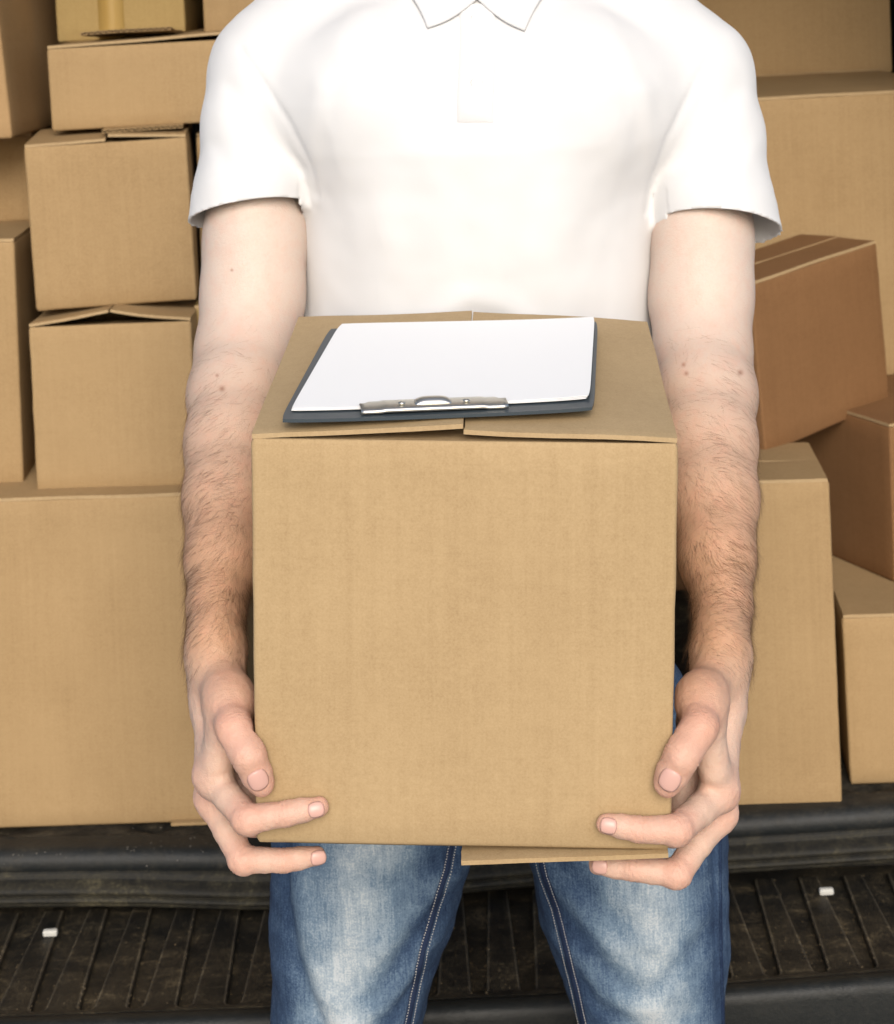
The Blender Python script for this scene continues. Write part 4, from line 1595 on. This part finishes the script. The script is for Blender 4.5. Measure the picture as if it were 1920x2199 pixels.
for i in range(40):
    for j in range(5):
        a = i * 6 + j
        fs.append((a, a + 6, a + 7, a + 1))
nb_ = from_data('neckband', vs, fs, SHIRT, None, True)
nb_.modifiers.new('cloth', 'SOLIDIFY').thickness = 0.002
pparent(nb_, shirt)

# ---- jeans
F = Field((-0.22, 1.60, 0.04), (0.34, 2.02, 1.02), 0.0045)
hipc = at(1040, 1420, 1.83)
LEG = {'r': [(840, 1560, 1.815, .095), (812, 1700, 1.81, .090), (796, 1830, 1.80, .0845), (776, 1950, 1.795, .0780), (756, 2060, 1.79, .0705), (742, 2199, 1.785, .0640), (730, 2420, 1.80, .0620), (722, 2800, 1.845, .060), (716, 3230, 1.87, .058)],
       'l': [(1270, 1560, 1.815, .098), (1325, 1700, 1.81, .090), (1352, 1830, 1.80, .0845), (1362, 1950, 1.795, .0805), (1382, 2060, 1.79, .0720), (1402, 2199, 1.785, .0615), (1420, 2420, 1.80, .0620), (1440, 2800, 1.845, .060), (1452, 3230, 1.87, .058)]}
leg_pts = {}
for s_, q in LEG.items():
    P = [at(a, b, y) for a, b, y, r_ in q]
    leg_pts[s_] = P
    F.chain(P, [t[3] for t in q], 0.012)
lv = [(hipc.z - 0.10, hipc.x, 1.825, .155, .10), (hipc.z - 0.02, hipc.x, 1.825, .160, .112), (hipc.z + 0.06, hipc.x - 0.005, 1.825, .150, .108), (hipc.z + 0.11, hipc.x - 0.005, 1.825, .140, .10)]
F.loft(lv, 0.02)
v, fc = F.mesh()
v = smooth_verts(v, fc, 2, 0.4)
me = np_mesh('jeans', v, fc)
nrm = np.empty(len(me.vertices) * 3, np.float32)
me.vertices.foreach_get('normal', nrm)
nrm = nrm.reshape(-1, 3)
co = np.empty(len(me.vertices) * 3, np.float32)
me.vertices.foreach_get('co', co)
co = co.reshape(-1, 3)
def P3(px_, py_):
    q = at(px_, py_, 1.72)
    return np.array((q.x, q.z))
JF = [([(600, 1800), (612, 1960), (640, 2090), (690, 2199), (740, 2300)], -.0050, .0075), ([(640, 1900), (665, 2050), (740, 2190)], .0040, .014),
      ([(985, 1900), (880, 1960), (800, 2060)], .0028, .011), ([(950, 1960), (870, 2050), (800, 2150)], -.0026, .010), ([(920, 2050), (850, 2130), (760, 2199)], .0030, .010),
      ([(905, 2120), (830, 2199)], -.0028, .008), ([(960, 1850), (880, 1880), (780, 1880)], -.0020, .010),
      ([(1160, 1880), (1240, 1960), (1320, 2020)], .0034, .012), ([(1175, 1850), (1260, 1900), (1330, 1980)], -.0030, .012), ([(1200, 1960), (1270, 2050), (1350, 2120)], -.0026, .011),
      ([(1225, 2060), (1300, 2140), (1400, 2160)], .0030, .012), ([(1245, 2110), (1310, 2180), (1400, 2230)], -.0030, .010), ([(1530, 2010), (1440, 2090), (1380, 2130)], -.0026, .010),
      ([(1548, 1800), (1545, 1950), (1552, 2199)], -.0022, .0045)]
dsp = np.zeros(len(co))
q2 = co[:, [0, 2]]
fold_tone = np.zeros(len(co))
for pts, dep, wid in JF:
    w2 = [P3(*p) for p in pts]
    best = np.full(len(co), 9.0)
    for a, b in zip(w2[:-1], w2[1:]):
        ab = b - a
        t = np.clip(((q2 - a) @ ab) / (ab @ ab), 0, 1)
        best = np.minimum(best, np.linalg.norm(q2 - a - t[:, None] * ab, axis=1))
    g = np.exp(-(best / wid) ** 2) * (co[:, 1] < 1.83)
    dsp += dep * g
    fold_tone += g * (0.14 if dep > 0 else -0.10)  # raised folds paler, sunken folds darker
for k in range(len(co)):
    p = Vector(co[k])
    dsp[k] += 0.0024 * noise.noise((p.x * 24, p.y * 20, p.z * 15)) + 0.0016 * noise.noise((p.x * 60 + p.z * 40, p.y * 60, p.z * 55 - p.x * 30))
co = co + nrm * dsp[:, None]
me.vertices.foreach_set('co', co.astype(np.float32).ravel())
me.update()
# worn-out colour down the front of each thigh, dark at the inseams
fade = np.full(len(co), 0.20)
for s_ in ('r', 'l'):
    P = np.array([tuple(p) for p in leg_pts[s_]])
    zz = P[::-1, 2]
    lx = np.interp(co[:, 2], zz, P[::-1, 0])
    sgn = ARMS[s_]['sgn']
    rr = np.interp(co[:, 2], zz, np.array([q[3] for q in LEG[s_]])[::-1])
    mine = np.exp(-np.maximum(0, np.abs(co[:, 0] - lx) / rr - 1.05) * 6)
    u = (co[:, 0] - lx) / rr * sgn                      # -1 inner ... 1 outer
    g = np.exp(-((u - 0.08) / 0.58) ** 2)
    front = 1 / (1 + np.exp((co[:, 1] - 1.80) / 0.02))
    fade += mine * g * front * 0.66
fade = np.clip(fade + fold_tone, 0.05, 0.98)
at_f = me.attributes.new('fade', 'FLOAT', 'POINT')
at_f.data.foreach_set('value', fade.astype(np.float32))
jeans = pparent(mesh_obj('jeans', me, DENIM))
jb = BVHTree.FromPolygons([Vector(c) for c in co], [tuple(p.vertices) for p in me.polygons])

def on_jeans(px_, py_, lift):
    d = ray(px_, py_).normalized()
    loc, nor, _, _ = jb.ray_cast(CAM, d)
    if loc is None:
        return None, None
    return loc + nor.normalized() * lift, nor.normalized()
def poly(pts, n):
    a = np.array(pts, float)
    seg = np.r_[0, np.cumsum(np.linalg.norm(np.diff(a, axis=0), axis=1))]
    t = np.linspace(0, seg[-1], n)
    return np.stack([np.interp(t, seg, a[:, 0]), np.interp(t, seg, a[:, 1])], 1)
def seam(pts, wpx, mat, stitches):
    line = poly(pts, 70)
    vs, fs = [], []
    ok = []
    for k, (x, y) in enumerate(line):
        d = line[min(k + 1, 69)] - line[max(k - 1, 0)]
        d = d / np.linalg.norm(d)
        n2 = np.array((-d[1], d[0]))
        row = []
        for q, lf in ((-1, 0.0003), (-0.6, 0.0016), (0.6, 0.0016), (1, 0.0003)):
            p, _n = on_jeans(x + n2[0] * wpx * q, y + n2[1] * wpx * q, lf)
            row.append(p)
        ok.append(all(p is not None and p.y < 1.9 for p in row))
        vs += [tuple(p) if p is not None else (0, 0, 0) for p in row]
    for k in range(69):
        if ok[k] and ok[k + 1]:
            for j in range(3):
                a = k * 4 + j
                fs.append((a, a + 4, a + 5, a + 1))
    sm = from_data('seam', vs, fs, mat, None, True)
    pparent(sm, jeans)
    if stitches:
        vs, fs = [], []
        fine = poly(pts, 150)
        for q in stitches:
            for k in range(149):
                if k % 2:
                    continue
                a2, b2 = fine[k], fine[k + 1]
                d = b2 - a2
                n2 = np.array((-d[1], d[0])) / np.linalg.norm(d)
                pa, na = on_jeans(*(a2 + n2 * wpx * q), 0.0021)
                pb, nb = on_jeans(*(a2 + d * 0.95 + n2 * wpx * q), 0.0021)
                if pa is None or pb is None or (pa - pb).length > 0.012:
                    continue
                sv = (pb - pa).cross(na).normalized() * 0.00055
                n0 = len(vs)
                vs += [tuple(pa - sv), tuple(pa + sv), tuple(pb + sv), tuple(pb - sv), tuple((pa + pb) / 2 + na * 0.0006)]
                fs += [(n0, n0 + 1, n0 + 4), (n0 + 1, n0 + 2, n0 + 4), (n0 + 2, n0 + 3, n0 + 4), (n0 + 3, n0, n0 + 4)]
        st = from_data('stitching', vs, fs, STITCH)
        st['kind'] = 'stuff'
        pparent(st, jeans)
seam([(972, 1790), (958, 1870), (932, 1950), (908, 2040), (892, 2110), (868, 2230)], 7, SEAM_DARK, (-1.15, 1.0))
seam([(1156, 1820), (1170, 1880), (1196, 1950), (1220, 2050), (1240, 2130), (1262, 2230)], 7, SEAM_DARK, (-1.0, 1.15))
seam([(1546, 1770), (1546, 1900), (1548, 2050), (1553, 2230)], 3, DENIM, None)

# shoes
for s_ in ('r', 'l'):
    p = leg_pts[s_][-1]
    F = Field((p.x - 0.08, p.y - 0.26, -0.005), (p.x + 0.08, p.y + 0.12, 0.13), 0.005)
    F.cap((p.x, p.y + 0.03, 0.055), (p.x, p.y - 0.17, 0.042), 0.044, 0.036, 0.01)
    F.ell((p.x, p.y, 0.08), (0.045, 0.055, 0.045), 0.02)
    F.block
    F.d[:, :, :2] = 0.03
    v, fc = F.mesh()
    v[:, 2] = np.maximum(v[:, 2], 0.012)
    sh = pparent(mesh_obj('shoe', np_mesh('shoe', v, fc), SHOE_MAT))
    bm = bmesh.new()
    n = 28
    ring = [bm.verts.new((p.x + 0.046 * math.cos(a) * (1 - 0.12 * (math.sin(a) < 0)), p.y - 0.065 + 0.145 * math.sin(a), 0.001)) for a in [2 * math.pi * k / n for k in range(n)]]
    f = bm.faces.new(ring)
    r = bmesh.ops.extrude_face_region(bm, geom=[f])
    for g in r['geom']:
        if isinstance(g, bmesh.types.BMVert):
            g.co.z = 0.026
    bmesh.ops.recalc_face_normals(bm, faces=bm.faces)
    pparent(bm_obj('sole', bm, SOLE_MAT), sh)
